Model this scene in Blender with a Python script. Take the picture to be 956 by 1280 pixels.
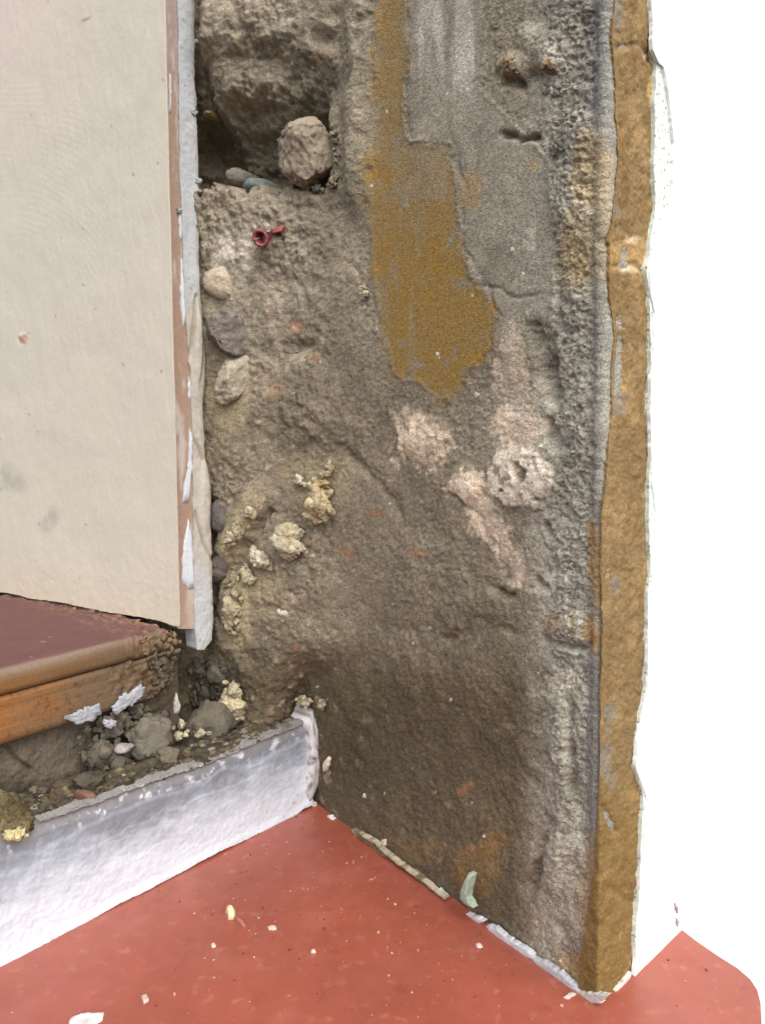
import bpy, bmesh, math, random
import numpy as np
from mathutils import Matrix, Vector

sc = bpy.context.scene
for o in list(bpy.data.objects):
    bpy.data.objects.remove(o)
rnd = random.Random(7)

# ------------------------------------------------------------------ camera
F_PX, CX, CY, H = 1000.0, 478.0, 640.0, 0.32      # focal length in photo pixels, centre, eye height above the sill (m)
up = np.array([-199.0, 7830.0, F_PX]); up /= np.linalg.norm(up)      # plumb direction read from the vertical edges
fw = np.array([0, 0, -1.0]); Yc = fw - fw.dot(up) * up; Yc /= np.linalg.norm(Yc)
Xc = np.cross(Yc, up)
M = np.array([Xc, Yc, up])
CAM = np.array([0.0, 0.0, H])
cam = bpy.data.cameras.new('camera')
cam.sensor_fit = 'VERTICAL'; cam.sensor_height = 24.0; cam.sensor_width = 18.0
cam.lens = 24.0 * F_PX / 1280.0
cam.clip_start = 0.01; cam.clip_end = 200.0
co = bpy.data.objects.new('camera', cam); sc.collection.objects.link(co)
m4 = Matrix([[*M[0], 0], [*M[1], 0], [*M[2], H], [0, 0, 0, 1]])
co.matrix_world = m4
sc.camera = co

# ------------------------------------------------------------------ light: bright overcast sky, soft sun from the right
SUN_EL, SUN_AZ = math.radians(50), math.radians(152)   # azimuth clockwise from +Y (away from the camera)
w = bpy.data.worlds.new('World'); sc.world = w; w.use_nodes = True
nt = w.node_tree
bg = nt.nodes['Background']
sky = nt.nodes.new('ShaderNodeTexSky'); sky.sky_type = 'NISHITA'; sky.sun_disc = False
sky.sun_elevation = SUN_EL; sky.sun_rotation = SUN_AZ
sky.air_density = 1.0; sky.dust_density = 4.0; sky.ozone_density = 1.0
hs = nt.nodes.new('ShaderNodeHueSaturation'); hs.inputs['Saturation'].default_value = 0.3      # overcast: nearly grey
nt.links.new(sky.outputs[0], hs.inputs['Color']); nt.links.new(hs.outputs[0], bg.inputs[0]); bg.inputs[1].default_value = 0.15
sl = bpy.data.lights.new('sun', 'SUN'); sl.energy = 0.9; sl.angle = math.radians(90); sl.color = (1.0, 0.93, 0.84)
so = bpy.data.objects.new('sun', sl); sc.collection.objects.link(so)
sd = Vector((math.sin(SUN_AZ) * math.cos(SUN_EL), math.cos(SUN_AZ) * math.cos(SUN_EL), math.sin(SUN_EL)))
so.rotation_euler = sd.to_track_quat('Z', 'Y').to_euler()
so.location = (1, -1, 2)
vs = sc.view_settings
sc.display_settings.display_device = 'sRGB'
vs.view_transform = 'Standard'; vs.look = 'None'; vs.gamma = 1.0; vs.use_curve_mapping = False
vs.exposure = 0.95

# ------------------------------------------------------------------ maths helpers
def lin(r, g, b, k=1.0):
    c = np.array([r, g, b], float) / 255.0
    c = np.where(c <= 0.04045, c / 12.92, ((c + 0.055) / 1.055) ** 2.4)
    return np.clip(c * k, 0, 0.9)

_prm = np.random.RandomState(3).permutation(256); _prm = np.concatenate([_prm, _prm, _prm])
_g = np.random.RandomState(5).normal(size=(256, 3)); _g /= np.linalg.norm(_g, axis=1)[:, None]
def perlin(P):
    Pi = np.floor(P).astype(np.int64); Pf = P - Pi; Pi &= 255
    u = Pf * Pf * Pf * (Pf * (Pf * 6 - 15) + 10)
    out = 0
    for dx in (0, 1):
        for dy in (0, 1):
            for dz in (0, 1):
                h = _prm[_prm[_prm[Pi[:, 0] + dx] + Pi[:, 1] + dy] + Pi[:, 2] + dz]
                d = Pf - np.array([dx, dy, dz])
                wt = (u[:, 0] if dx else 1 - u[:, 0]) * (u[:, 1] if dy else 1 - u[:, 1]) * (u[:, 2] if dz else 1 - u[:, 2])
                out = out + wt * np.einsum('ij,ij->i', _g[h], d)
    return out * 1.5
def fbm(P, scale, octv=4, gain=0.5, off=0.0):
    P = P * scale + off; a = 1.0; s = 0.0; t = 0.0
    for _ in range(octv):
        s = s + a * perlin(P); t += a; a *= gain; P = P * 2.03 + 17.3
    return s / t
_jit = np.random.RandomState(9).rand(256, 3)
def cells(P, scale, off=0.0):
    """distance to the nearest cell point and that cell's random value"""
    P = P * scale + off
    Pi = np.floor(P).astype(np.int64)
    best = np.full(len(P), 9.0); bid = np.zeros(len(P)); sec = np.full(len(P), 9.0)
    for dx in (-1, 0, 1):
        for dy in (-1, 0, 1):
            for dz in (-1, 0, 1):
                C = Pi + np.array([dx, dy, dz]); Cm = C & 255
                h = _prm[_prm[_prm[Cm[:, 0]] + Cm[:, 1]] + Cm[:, 2]]
                d = np.linalg.norm(C + _jit[h] - P, axis=1)
                m = d < best
                sec = np.where(m, best, np.minimum(sec, d))
                best = np.where(m, d, best); bid = np.where(m, h / 255.0, bid)
    return best, sec - best, bid
def sstep(a, b, x):
    t = np.clip((x - a) / (b - a), 0, 1); return t * t * (3 - 2 * t)

def ray(px, py):
    px = np.asarray(px, float); py = np.asarray(py, float)
    c = np.stack([(px - CX) / F_PX, -(py - CY) / F_PX, -np.ones_like(px)], -1)
    return c @ M.T.T if False else c @ M.T
def at_z(px, py, z=0.0):
    d = ray(px, py); t = (z - H) / d[..., 2]
    return CAM + d * t[..., None]
class Plane:
    def __init__(s, p, n):
        s.p = np.array(p, float); n = np.array(n, float); n /= np.linalg.norm(n)
        if n.dot(CAM - s.p) < 0: n = -n
        s.n = n
    def t(s, px, py, off=0.0):
        d = ray(px, py)
        return ((s.p + s.n * off - CAM) @ s.n) / (d @ s.n)
    def pt(s, px, py, off=0.0):
        return CAM + ray(px, py) * s.t(px, py, off)[..., None]
def vplane(a, b):
    """upright plane over two points of the ground"""
    a = np.array(a); b = np.array(b); e = b - a
    return Plane(a, np.cross(e, [0, 0, 1]))

# ------------------------------------------------------------------ the planes of the place
c0 = at_z(390.0, 1005.0); c1 = at_z(747.5, 1255.5); c2 = at_z(845.0, 1160.0); cL = at_z(0.0, 1205.0)
REVEAL = vplane(c0, c1)                 # side of the opening
FRONT = vplane(c1, c2)                  # outer face of the wall
RISER = vplane(cL, c0)                  # upstand at the back of the red sill
z_ledge = RISER.pt(np.array(200.0), np.array(974.0))[2]
LEDGE_D = 0.040
SILLF = Plane(RISER.p - RISER.n * LEDGE_D, RISER.n)
z_sill = SILLF.pt(np.array(0.0), np.array(838.0))[2]
bA = REVEAL.pt(np.array(425.0), np.array(640.0)); bB = at_z(235.0, 893.0, z_ledge)
BACK = vplane([bA[0], bA[1], 0], [bB[0], bB[1], 0])   # rebate wall behind the removed frame
CREAM = vplane(at_z(0.0, 742.0, z_sill), at_z(222.0, 780.0, z_sill))
e_end = at_z(210.0, 779.0, z_sill)
rdir = (c0 - cL); rdir /= np.linalg.norm(rdir)
EDGE = Plane(e_end, RISER.n)            # cut edge of the inner plaster

def smin(a, b, k):
    h = np.clip(0.5 + 0.5 * (b - a) / k, 0, 1); return b * (1 - h) + a * h - k * h * (1 - h)
def surf(px, py, off=0.0):
    """rough masonry: rebate wall, hollow corner, reveal, outer arris"""
    tr = REVEAL.t(px, py, off); tf = FRONT.t(px, py, off); tb = BACK.t(px, py, off)
    tf = np.where(tf < 0, -50, tf)
    t1 = -smin(-tr, -tf, 0.003)
    lo = sstep(800, 895, py)
    tb = tb + 0.075 * lo * sstep(330, 400, px)              # the rebate wall falls back behind the upstand
    t = smin(tb, t1, 0.035 - 0.031 * lo)
    return CAM + ray(px, py) * t[..., None]
def floor_s(px, py, off=0.0): return at_z(px, py, off)
def zplane(z): return lambda px, py, off=0.0: at_z(px, py, z + off)

# ------------------------------------------------------------------ mesh helpers
MATS = {}
def mat(name, color=None, rough=0.9, spec=0.25, fine=((420, 0.18), (1100, 0.2)), bump=((500, 0.5, 0.001),), spots=None, stretch=None, patch=None):
    if name in MATS: return MATS[name]
    m = bpy.data.materials.new(name); m.use_nodes = True
    n = m.node_tree.nodes; L = m.node_tree.links
    b = n['Principled BSDF']; b.inputs['Roughness'].default_value = rough
    b.inputs['Specular IOR Level'].default_value = spec
    g = n.new('ShaderNodeNewGeometry'); vec = g.outputs['Position']
    if stretch:
        vm = n.new('ShaderNodeMapping'); vm.inputs['Rotation'].default_value = stretch[0]; vm.inputs['Scale'].default_value = stretch[1]
        L.new(vec, vm.inputs['Vector']); vec = vm.outputs[0]
    def noise(scale, det=2.0):
        t = n.new('ShaderNodeTexNoise'); t.inputs['Scale'].default_value = scale; t.inputs['Detail'].default_value = det
        L.new(vec, t.inputs['Vector']); return t.outputs['Fac']
    if color is None:
        a = n.new('ShaderNodeAttribute'); a.attribute_name = 'Col'; c = a.outputs['Color']
    else:
        r = n.new('ShaderNodeRGB'); r.outputs[0].default_value = (*color, 1); c = r.outputs[0]
    if patch:
        for (scale, lo, hi, pc) in patch:
            mr = n.new('ShaderNodeMapRange'); mr.inputs['From Min'].default_value = lo; mr.inputs['From Max'].default_value = hi
            L.new(noise(scale, 5.0), mr.inputs['Value'])
            mx = n.new('ShaderNodeMix'); mx.data_type = 'RGBA'
            L.new(mr.outputs[0], mx.inputs[0]); L.new(c, mx.inputs[6]); mx.inputs[7].default_value = (*pc[:3], 1); c = mx.outputs[2]
    for scale, amt in fine:
        mr = n.new('ShaderNodeMapRange'); mr.inputs['From Min'].default_value = 0.28; mr.inputs['From Max'].default_value = 0.72
        mr.inputs['To Min'].default_value = 1 - amt; mr.inputs['To Max'].default_value = 1 + amt; mr.clamp = False
        L.new(noise(scale, 2.0), mr.inputs['Value'])
        vmul = n.new('ShaderNodeVectorMath'); vmul.operation = 'SCALE'
        L.new(c, vmul.inputs[0]); L.new(mr.outputs[0], vmul.inputs['Scale']); c = vmul.outputs[0]
    if spots:
        for (scale, thr, sc_, keep) in spots:
            v = n.new('ShaderNodeTexVoronoi'); v.inputs['Scale'].default_value = scale; L.new(vec, v.inputs['Vector'])
            lt = n.new('ShaderNodeMath'); lt.operation = 'LESS_THAN'; lt.inputs[1].default_value = thr
            L.new(v.outputs['Distance'], lt.inputs[0])
            sp = n.new('ShaderNodeSeparateColor'); L.new(v.outputs['Color'], sp.inputs[0])
            kt = n.new('ShaderNodeMath'); kt.operation = 'LESS_THAN'; kt.inputs[1].default_value = keep; L.new(sp.outputs[0], kt.inputs[0])
            mm = n.new('ShaderNodeMath'); mm.operation = 'MULTIPLY'; L.new(lt.outputs[0], mm.inputs[0]); L.new(kt.outputs[0], mm.inputs[1])
            mx = n.new('ShaderNodeMix'); mx.data_type = 'RGBA'
            L.new(mm.outputs[0], mx.inputs[0]); L.new(c, mx.inputs[6]); mx.inputs[7].default_value = (*sc_[:3], 1); c = mx.outputs[2]
    L.new(c, b.inputs['Base Color'])
    prev = None
    for scale, st, dist in bump:
        bn = n.new('ShaderNodeBump'); bn.inputs['Strength'].default_value = st; bn.inputs['Distance'].default_value = dist
        L.new(noise(scale, 4.0), bn.inputs['Height'])
        if prev: L.new(prev, bn.inputs['Normal'])
        prev = bn.outputs[0]
    if prev: L.new(prev, b.inputs['Normal'])
    MATS[name] = m; return m

def tag(o, label=None, cat=None, group=None, kind=None):
    if label: o['label'] = label
    if cat: o['category'] = cat
    if group: o['group'] = group
    if kind: o['kind'] = kind
    return o
def root(name, loc, label, cat, group=None):
    o = bpy.data.objects.new(name, None); o.empty_display_size = 0.02
    o.location = [float(v) for v in loc]; sc.collection.objects.link(o)
    return tag(o, label, cat, group)
def link(name, me, m, parent=None):
    o = bpy.data.objects.new(name, me); sc.collection.objects.link(o)
    if m: me.materials.append(m)
    if parent:
        o.parent = parent
        if parent.parent:
            o.matrix_parent_inverse = Matrix.Translation(-parent.parent.location)
            if parent.type == 'MESH': o.matrix_parent_inverse = Matrix.Identity(4)
        elif parent.type == 'EMPTY':
            o.matrix_parent_inverse = Matrix.Translation(-parent.location)
    return o
def make_mesh(name, V, Fq, col=None, smooth=True):
    me = bpy.data.meshes.new(name)
    V = np.asarray(V, np.float32)
    Fq = np.asarray(Fq, np.int32)
    k = Fq.shape[1]
    me.vertices.add(len(V)); me.vertices.foreach_set('co', V.ravel())
    me.loops.add(Fq.size); me.loops.foreach_set('vertex_index', Fq.ravel())
    me.polygons.add(len(Fq)); me.polygons.foreach_set('loop_start', np.arange(0, Fq.size, k, dtype=np.int32))
    me.polygons.foreach_set('loop_total', np.full(len(Fq), k, np.int32))
    me.polygons.foreach_set('use_smooth', np.full(len(Fq), smooth))
    me.update(calc_edges=True)
    if col is not None:
        a = me.attributes.new('Col', 'FLOAT_COLOR', 'POINT')
        a.data.foreach_set('color', np.concatenate([col, np.ones((len(col), 1))], 1).astype(np.float32).ravel())
    me.validate()
    return me
def resample(pl, n, key=None):
    pl = np.array(pl, float)
    if key is None:
        s = np.concatenate([[0], np.cumsum(np.linalg.norm(np.diff(pl, axis=0), axis=1))])
    else:
        s = pl[:, key]
    q = np.linspace(s[0], s[-1], n)
    return np.stack([np.interp(q, s, pl[:, 0]), np.interp(q, s, pl[:, 1])], 1)
def wobble(pl, amp, scale=0.12, seed=0.0):
    """roughen a line: displace it sideways by noise"""
    d = np.gradient(pl, axis=0); nn = np.stack([-d[:, 1], d[:, 0]], 1); nn /= np.linalg.norm(nn, axis=1)[:, None] + 1e-9
    P = np.concatenate([pl, np.full((len(pl), 1), seed)], 1)
    return pl + nn * (amp * (1.1 * fbm(P, scale * .25, 3, 0.6, seed * 3.7) + 0.45 * fbm(P, scale * 2.2, 3, 0.65, seed * 2.1)))[:, None]
def grid_normals(P):
    du = np.gradient(P, axis=1); dv = np.gradient(P, axis=0)
    N = np.cross(du, dv); N /= np.linalg.norm(N, axis=2)[..., None] + 1e-12
    s = np.sign(np.einsum('ijk,ijk->ij', N, CAM - P)); s[s == 0] = 1
    return N * s[..., None]
def ribbon(name, A, B, nv, nu, S, off=0.0, hfun=None, cfun=None, m=None, parent=None, skirt=0.01, zmin=None, smooth=True, amp=0.0, seed=0.0, key=None, back=True):
    """sheet between two boundary lines A and B drawn over the surface S; hfun lifts it, a skirt gives it thickness"""
    a = resample(A, nv, key); b = resample(B, nv, key)
    if amp: a = wobble(a, amp, 0.09, seed + 1); b = wobble(b, amp, 0.09, seed + 2)
    u = np.linspace(0, 1, nu)[None, :, None]
    Q = a[:, None, :] * (1 - u) + b[:, None, :] * u
    px, py = Q[..., 0], Q[..., 1]
    P = S(px, py, off); N = grid_normals(P)
    flat = P.reshape(-1, 3); X = px.ravel(); Y = py.ravel()
    h = hfun(X, Y, flat) if hfun else np.zeros(len(flat))
    V = flat + N.reshape(-1, 3) * h[:, None]
    idx = np.arange(nv * nu).reshape(nv, nu)
    Fq = np.stack([idx[:-1, :-1], idx[:-1, 1:], idx[1:, 1:], idx[1:, :-1]], -1).reshape(-1, 4)
    col = cfun(X, Y, flat, h) if cfun else None
    if zmin is not None:
        keep = (V[Fq][:, :, 2].max(1) > zmin); Fq = Fq[keep]
    else:
        loop = np.concatenate([idx[0, :], idx[1:, -1], idx[-1, -2::-1], idx[-2:0:-1, 0]])
        inner = N.reshape(-1, 3)[loop]
        ext = V[loop] - inner * skirt
        k0 = len(V); n = len(loop); V = np.concatenate([V, V[loop], ext])
        if col is not None: col = np.concatenate([col, col[loop], col[loop]])
        r = np.arange(n); r2 = (r + 1) % n
        Fq = np.concatenate([Fq, np.stack([k0 + r2, k0 + r, k0 + n + r, k0 + n + r2], -1)])
    # outward winding
    f0 = Fq[len(Fq) // 3]
    nn = np.cross(V[f0[1]] - V[f0[0]], V[f0[3]] - V[f0[0]])
    if nn.dot(CAM - V[f0[0]]) < 0: Fq = Fq[:, ::-1]
    me = make_mesh(name, V, Fq, col, smooth)
    return link(name, me, m, parent)

def puff(name, outline, S, depth, m, parent=None, off=0.0, n=56, rings=10, power=2.2, rough=0.25, rscale=400.0, cfun=None, edge=2.0, sink=0.004, flat=0.0, seed=1.0, smooth=True, centre=None, lift=None):
    """a lump or flake standing out of surface S with the given outline (a closed line on the photo's picture of that surface)"""
    pl = np.array(list(outline) + [outline[0]], float)
    ol = resample(pl, n + 1)[:-1]
    c = np.array(centre) if centre is not None else ol.mean(0)
    if edge:
        P3 = np.concatenate([ol, np.full((n, 1), seed * 7.1)], 1)
        wob = (ol - c) / (np.linalg.norm(ol - c, axis=1)[:, None] + 1e-6) * (edge * fbm(P3, 0.16, 3, 0.6, seed))[:, None] * 2
    else: wob = 0 * ol
    rr = np.linspace(0, 1, rings + 1)[1:]
    rad = np.linalg.norm(ol - c, axis=1); k5 = np.ones(9) / 9
    rsm = np.convolve(np.concatenate([rad[-4:], rad, rad[:4]]), k5, 'valid')
    un = (ol - c) / (rad[:, None] + 1e-9)
    Q = [c[None]] + [c + un * (rsm + (rad - rsm) * r ** 4)[:, None] * r + wob * r ** 4 for r in rr]
    Q = np.concatenate(Q); R = np.concatenate([[0]] + [np.full(n, r) for r in rr])
    P = S(Q[:, 0], Q[:, 1], off)
    e = 0.6
    S2 = surf if S.__name__ == 'msurf' else S
    if S2 is not S:
        # soften the ground under the lump: follow the wall at the rim, average it inside
        Pb = S2(Q[:, 0], Q[:, 1], 0.0); dd = np.linalg.norm(P - CAM, axis=1) - np.linalg.norm(Pb - CAM, axis=1)
        rim = dd[-n:]; med = np.median(rim); dd = np.clip(dd, med - 0.004, med + 0.004); dd = med + (dd - med) * 0.6
        dr = (Pb - CAM) / np.linalg.norm(Pb - CAM, axis=1)[:, None]; P = Pb + dr * dd[:, None]
    P0 = S2(Q[:, 0], Q[:, 1], off)
    Nn = np.cross(S2(Q[:, 0] + e, Q[:, 1], off) - P0, S2(Q[:, 0], Q[:, 1] + e, off) - P0)
    Nn /= np.linalg.norm(Nn, axis=1)[:, None]
    s = np.sign(np.einsum('ij,ij->i', Nn, CAM - P)); Nn *= s[:, None]
    prof = (1 - R ** power) ** 0.6
    h = depth * prof
    if lift is not None: h = h + lift(Q[:, 0], Q[:, 1])
    V = P + Nn * h[:, None]
    rscale = rscale * 1.0
    if rough:
        nz = np.stack([fbm(V, rscale, 4, 0.6, seed * 5 + k * 31) for k in range(3)], 1)
        V = V + (nz * 0.45 + Nn * nz[:, :1] * 0.9) * (depth * rough * 1.2)
    last = np.arange(1 + (rings - 1) * n, 1 + rings * n)
    ext = V[last] - Nn[last] * sink
    k0 = len(V)
    V = np.concatenate([V, ext])
    tri = []
    for j in range(n):
        j2 = (j + 1) % n
        tri.append((0, 1 + j, 1 + j2))
        for r in range(rings - 1):
            a = 1 + r * n
            tri.append((a + j, a + n + j, a + n + j2)); tri.append((a + j, a + n + j2, a + j2))
        tri.append((last[j], k0 + j, k0 + j2)); tri.append((last[j], k0 + j2, last[j2]))
    tri = np.array(tri)
    f0 = tri[0]
    nn = np.cross(V[f0[1]] - V[f0[0]], V[f0[2]] - V[f0[0]])
    if nn.dot(Nn[0]) < 0: tri = tri[:, ::-1]
    col = None
    if cfun:
        col = cfun(Q[:, 0], Q[:, 1], V[:k0], h); col = np.concatenate([col, col[last]])
    me = make_mesh(name, V, tri, col, smooth)
    return link(name, me, m, parent)

def ico(sub):
    bm = bmesh.new(); bmesh.ops.create_icosphere(bm, subdivisions=sub, radius=1.0)
    V = np.array([v.co[:] for v in bm.verts]); Fv = np.array([[v.index for v in f.verts] for f in bm.faces]); bm.free()
    return V, Fv
ICO = {k: ico(k) for k in (1, 2, 3, 4, 5)}
def rock_verts(sub, radii, seed, facets=9, nz=0.08, cut=0.78, rot=0.0):
    V, Fv = ICO[sub]; V = V.copy(); r = np.random.RandomState(seed)
    for _ in range(facets):
        d = r.normal(size=3); d /= np.linalg.norm(d); c = cut + 0.2 * r.rand()
        p = V @ d; ov = np.clip(p - c, 0, None); V -= ov[:, None] * d * 0.92
    V += V * (fbm(V, 2.2, 5, 0.65, seed * 1.3) * nz * 3)[:, None]
    V *= np.array(radii)
    if rot:
        cz, sz = math.cos(rot), math.sin(rot)
        V = V @ np.array([[cz, 0, -sz], [0, 1, 0], [sz, 0, cz]]).T
    return V, Fv
VIEWR = np.array([Xc[0] * 0 + 1, 0, 0.0])
def rock(name, centre, radii, m, parent=None, seed=1, sub=4, facets=12, nz=0.13, cut=0.66, rot=0.0, yaw=0.0, cfun=None, smooth=True):
    V, Fv = rock_verts(sub, radii, seed, facets, nz, cut, rot)
    if yaw:
        c, s = math.cos(yaw), math.sin(yaw); V = V @ np.array([[c, -s, 0], [s, c, 0], [0, 0, 1]]).T
    V = V + np.array(centre)
    V = V + np.stack([fbm(V, 260, 4, .65, seed + 9 * k) for k in range(3)], 1) * min(radii) * .16
    col = cfun(V) if cfun else None
    me = make_mesh(name, V, Fv, col, smooth)
    return link(name, me, m, parent)

def inpoly(x, y, poly):
    """signed distance (px, inside positive) to a closed line"""
    p = np.array(poly, float); q = np.roll(p, -1, 0)
    d2 = np.full(len(x), 1e12); ins = np.zeros(len(x), bool)
    for (x0, y0), (x1, y1) in zip(p, q):
        ex, ey = x1 - x0, y1 - y0
        t = np.clip(((x - x0) * ex + (y - y0) * ey) / (ex * ex + ey * ey + 1e-9), 0, 1)
        d2 = np.minimum(d2, (x - x0 - t * ex) ** 2 + (y - y0 - t * ey) ** 2)
        c = ((y0 > y) != (y1 > y)) & (x < (x1 - x0) * (y - y0) / (y1 - y0 + 1e-12) + x0)
        ins ^= c
    d = np.sqrt(d2); return np.where(ins, d, -d)
def linedist(x, y, pl):
    d2 = np.full(len(x), 1e12)
    for (x0, y0), (x1, y1) in zip(pl[:-1], pl[1:]):
        ex, ey = x1 - x0, y1 - y0
        t = np.clip(((x - x0) * ex + (y - y0) * ey) / (ex * ex + ey * ey + 1e-9), 0, 1)
        d2 = np.minimum(d2, (x - x0 - t * ex) ** 2 + (y - y0 - t * ey) ** 2)
    return np.sqrt(d2)
def ell(x, y, cx, cy, rx, ry, ang=0.0):
    a = math.radians(ang); dx, dy = x - cx, y - cy
    u = (dx * math.cos(a) + dy * math.sin(a)) / rx; v = (-dx * math.sin(a) + dy * math.cos(a)) / ry
    return np.sqrt(u * u + v * v)
def mixc(col, c, m): return col * (1 - m[:, None]) + np.asarray(c)[None] * m[:, None]

# ------------------------------------------------------------------ masonry pier
OCHRE_PATCH = [(484, -440), (512, -440), (510, 60), (506, 170), (535, 182), (566, 178), (572, 230), (575, 300), (590, 345), (620, 385), (620, 432), (592, 455), (575, 490), (552, 503), (528, 480), (492, 470), (474, 400), (463, 300), (462, 215), (470, 120)]
GREY_SKIM = [(520, -440), (640, -440), (610, 60), (600, 110), (690, 200), (700, 300), (690, 410), (660, 400), (640, 440), (618, 440), (622, 385), (590, 345), (575, 290), (566, 180), (515, 180), (512, 60)]
RIGHT_EDGE = [(769, -420), (768, 0), (764, 40), (768, 120), (772, 200), (765, 262), (761, 300), (762, 380), (768, 420), (764, 470), (762, 540), (757, 620), (751, 640), (750, 720), (753, 800), (750, 880), (748, 960), (746, 1010), (742, 1080), (735, 1130), (728, 1180), (722, 1230), (720, 1280)]
def m_height(x, y, P):
    wx = 9 * fbm(P, 55, 5, 0.62, 3.1); wy = 9 * fbm(P, 55, 5, 0.62, 9.7)
    X, Y = x + wx, y + wy
    Pw = P + 0.0035 * np.stack([fbm(P, 170, 2, .5, k * 40.0) for k in range(3)], 1)
    gmod = np.clip(0.75 + 1.4 * fbm(P, 70, 3, 0.6, 91), 0.1, 1.4)
    back = 1 - sstep(405, 440, x + 0.02 * y)              # 1 on the rebate wall
    low = sstep(760, 900, y)
    right = sstep(672, 705, X) * (1 - sstep(980, 1080, y) * 0.5)
    skim = np.maximum(sstep(-4, 10, inpoly(X, Y, GREY_SKIM)), sstep(-2, 6, inpoly(X, Y, OCHRE_PATCH)))
    rough = 0.38 + 0.66 * back + 0.3 * right - 0.42 * skim
    rough = rough * (0.45 + 1.1 * sstep(-.25, .35, fbm(P, 17, 3, .5, 301)))
    h = rough * (0.0042 * fbm(P, 24, 4, 0.5) + 0.0030 * fbm(P, 85, 4, 0.6, 4.0) + 0.0020 * fbm(P, 260, 3, 0.7, 8.0))
    rid = 1 - np.abs(fbm(Pw, 210, 4, 0.65, 45)) * 2.6
    h = h + right * (1 - 0.85 * skim) * 0.0016 * (rid - 0.5) + 0.0009 * rid * (1 - skim)
    # aggregate: pebbles and crumbs standing proud
    d1, e1, r1 = cells(Pw, 190, 1.0)
    h = h + 0.0011 * (0.25 + right * 1.0 + 0.6 * back) * np.clip(0.75 - d1, 0, 1) * (r1 > 0.35) * (1 - 0.75 * skim)
    d2, e2, r2 = cells(Pw, 70, 5.0)
    h = h + 0.0030 * np.clip(0.55 - d2, 0, 1) * (r2 > 0.6) * (0.35 + back + 0.3 * right) * (1 - 0.8 * skim)
    # thin ochre skim and grey skim with their own edges
    h = h + 0.0009 * sstep(-1.5, 1.5, inpoly(X, Y, GREY_SKIM))
    h = h + 0.0007 * sstep(-1.5, 1.5, inpoly(X, Y, OCHRE_PATCH))
    # upper mass, its underside and the hollow below
    hx = 26 * fbm(P, 28, 3, .6, 201); hy = 30 * fbm(P, 34, 4, .6, 207) + 14 * fbm(P, 95, 4, .6, 217)
    X0, Y0 = X, Y; X = X + hx; Y = Y + hy
    inb = 1 - sstep(400, 426, X + 0.10 * (Y - 120))
    yb = 196 - 18 * sstep(330, 420, X) + 10 * fbm(P, 60, 2, 0.5, 2.2)
    under = sstep(60, 190, Y) * (1 - sstep(222, 240, Y + 0.06 * (X - 330)))
    h = h + inb * (0.013 * (1 - sstep(30, 120, Y)) - 0.052 * sstep(100, 192, Y) * (1 - sstep(224, 242, Y + 0.05 * (X - 330))))
    h = h - inb * 0.010 * sstep(-6, 6, Y - yb) * (1 - sstep(224, 240, Y))
    h = h + inb * 0.007 * np.exp(-((Y - 252) / 26.0) ** 2)
    for (cx, cy, rx, ry, a, hh) in [(280, 45, 40, 45, 0, .006), (345, 30, 45, 50, 10, .005), (310, 105, 50, 28, 5, .007), (385, 70, 40, 36, 20, .005), (270, 150, 34, 20, 0, .006), (345, 150, 50, 22, 0, .006)]:
        h = h + hh * np.clip(1 - ell(X, Y, cx, cy, rx, ry, a), 0, 1) ** 0.7
    X, Y = X0, Y0
    # arris of the reveal beside the hollow
    h = h + 0.008 * np.exp(-((X - (452 - 0.02 * Y)) / 16.0) ** 2) * (1 - sstep(215, 300, Y))
    # mounds on the rebate wall
    for (cx, cy, rx, ry, a, hh) in [(330, 300, 90, 55, -8, .008), (400, 330, 45, 80, 10, .005), (340, 400, 60, 50, 0, .005), (370, 500, 60, 60, 0, .006), (300, 540, 45, 60, 0, .005),
                                    (300, 660, 30, 70, 28, .009), (375, 760, 70, 60, 0, .004), (290, 760, 22, 60, 5, .006), (530, 550, 36, 34, 20, .006), (585, 605, 26, 26, 0, .005),
                                    (650, 600, 46, 44, 0, .0035), (645, 82, 24, 18, 0, .006), (690, 85, 16, 14, 0, .004), (735, 560, 30, 120, 0, .003),
                                    (700, 1060, 22, 70, 12, .007), (705, 930, 18, 70, 0, .006), (610, 1000, 90, 80, 0, -.003), (520, 930, 90, 90, 0, -.003), (730, 170, 40, 40, 0, .005), (720, 250, 40, 60, 0, .004),
                                    (680, 60, 44, 26, 38, .005), (520, 730, 70, 60, 0, .003), (600, 760, 60, 30, -20, .004), (710, 790, 30, 36, 0, .005)]:
        h = h + 0.65 * hh * np.clip(1 - ell(X, Y, cx, cy, rx, ry, a) ** 2, 0, 1)
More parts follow.
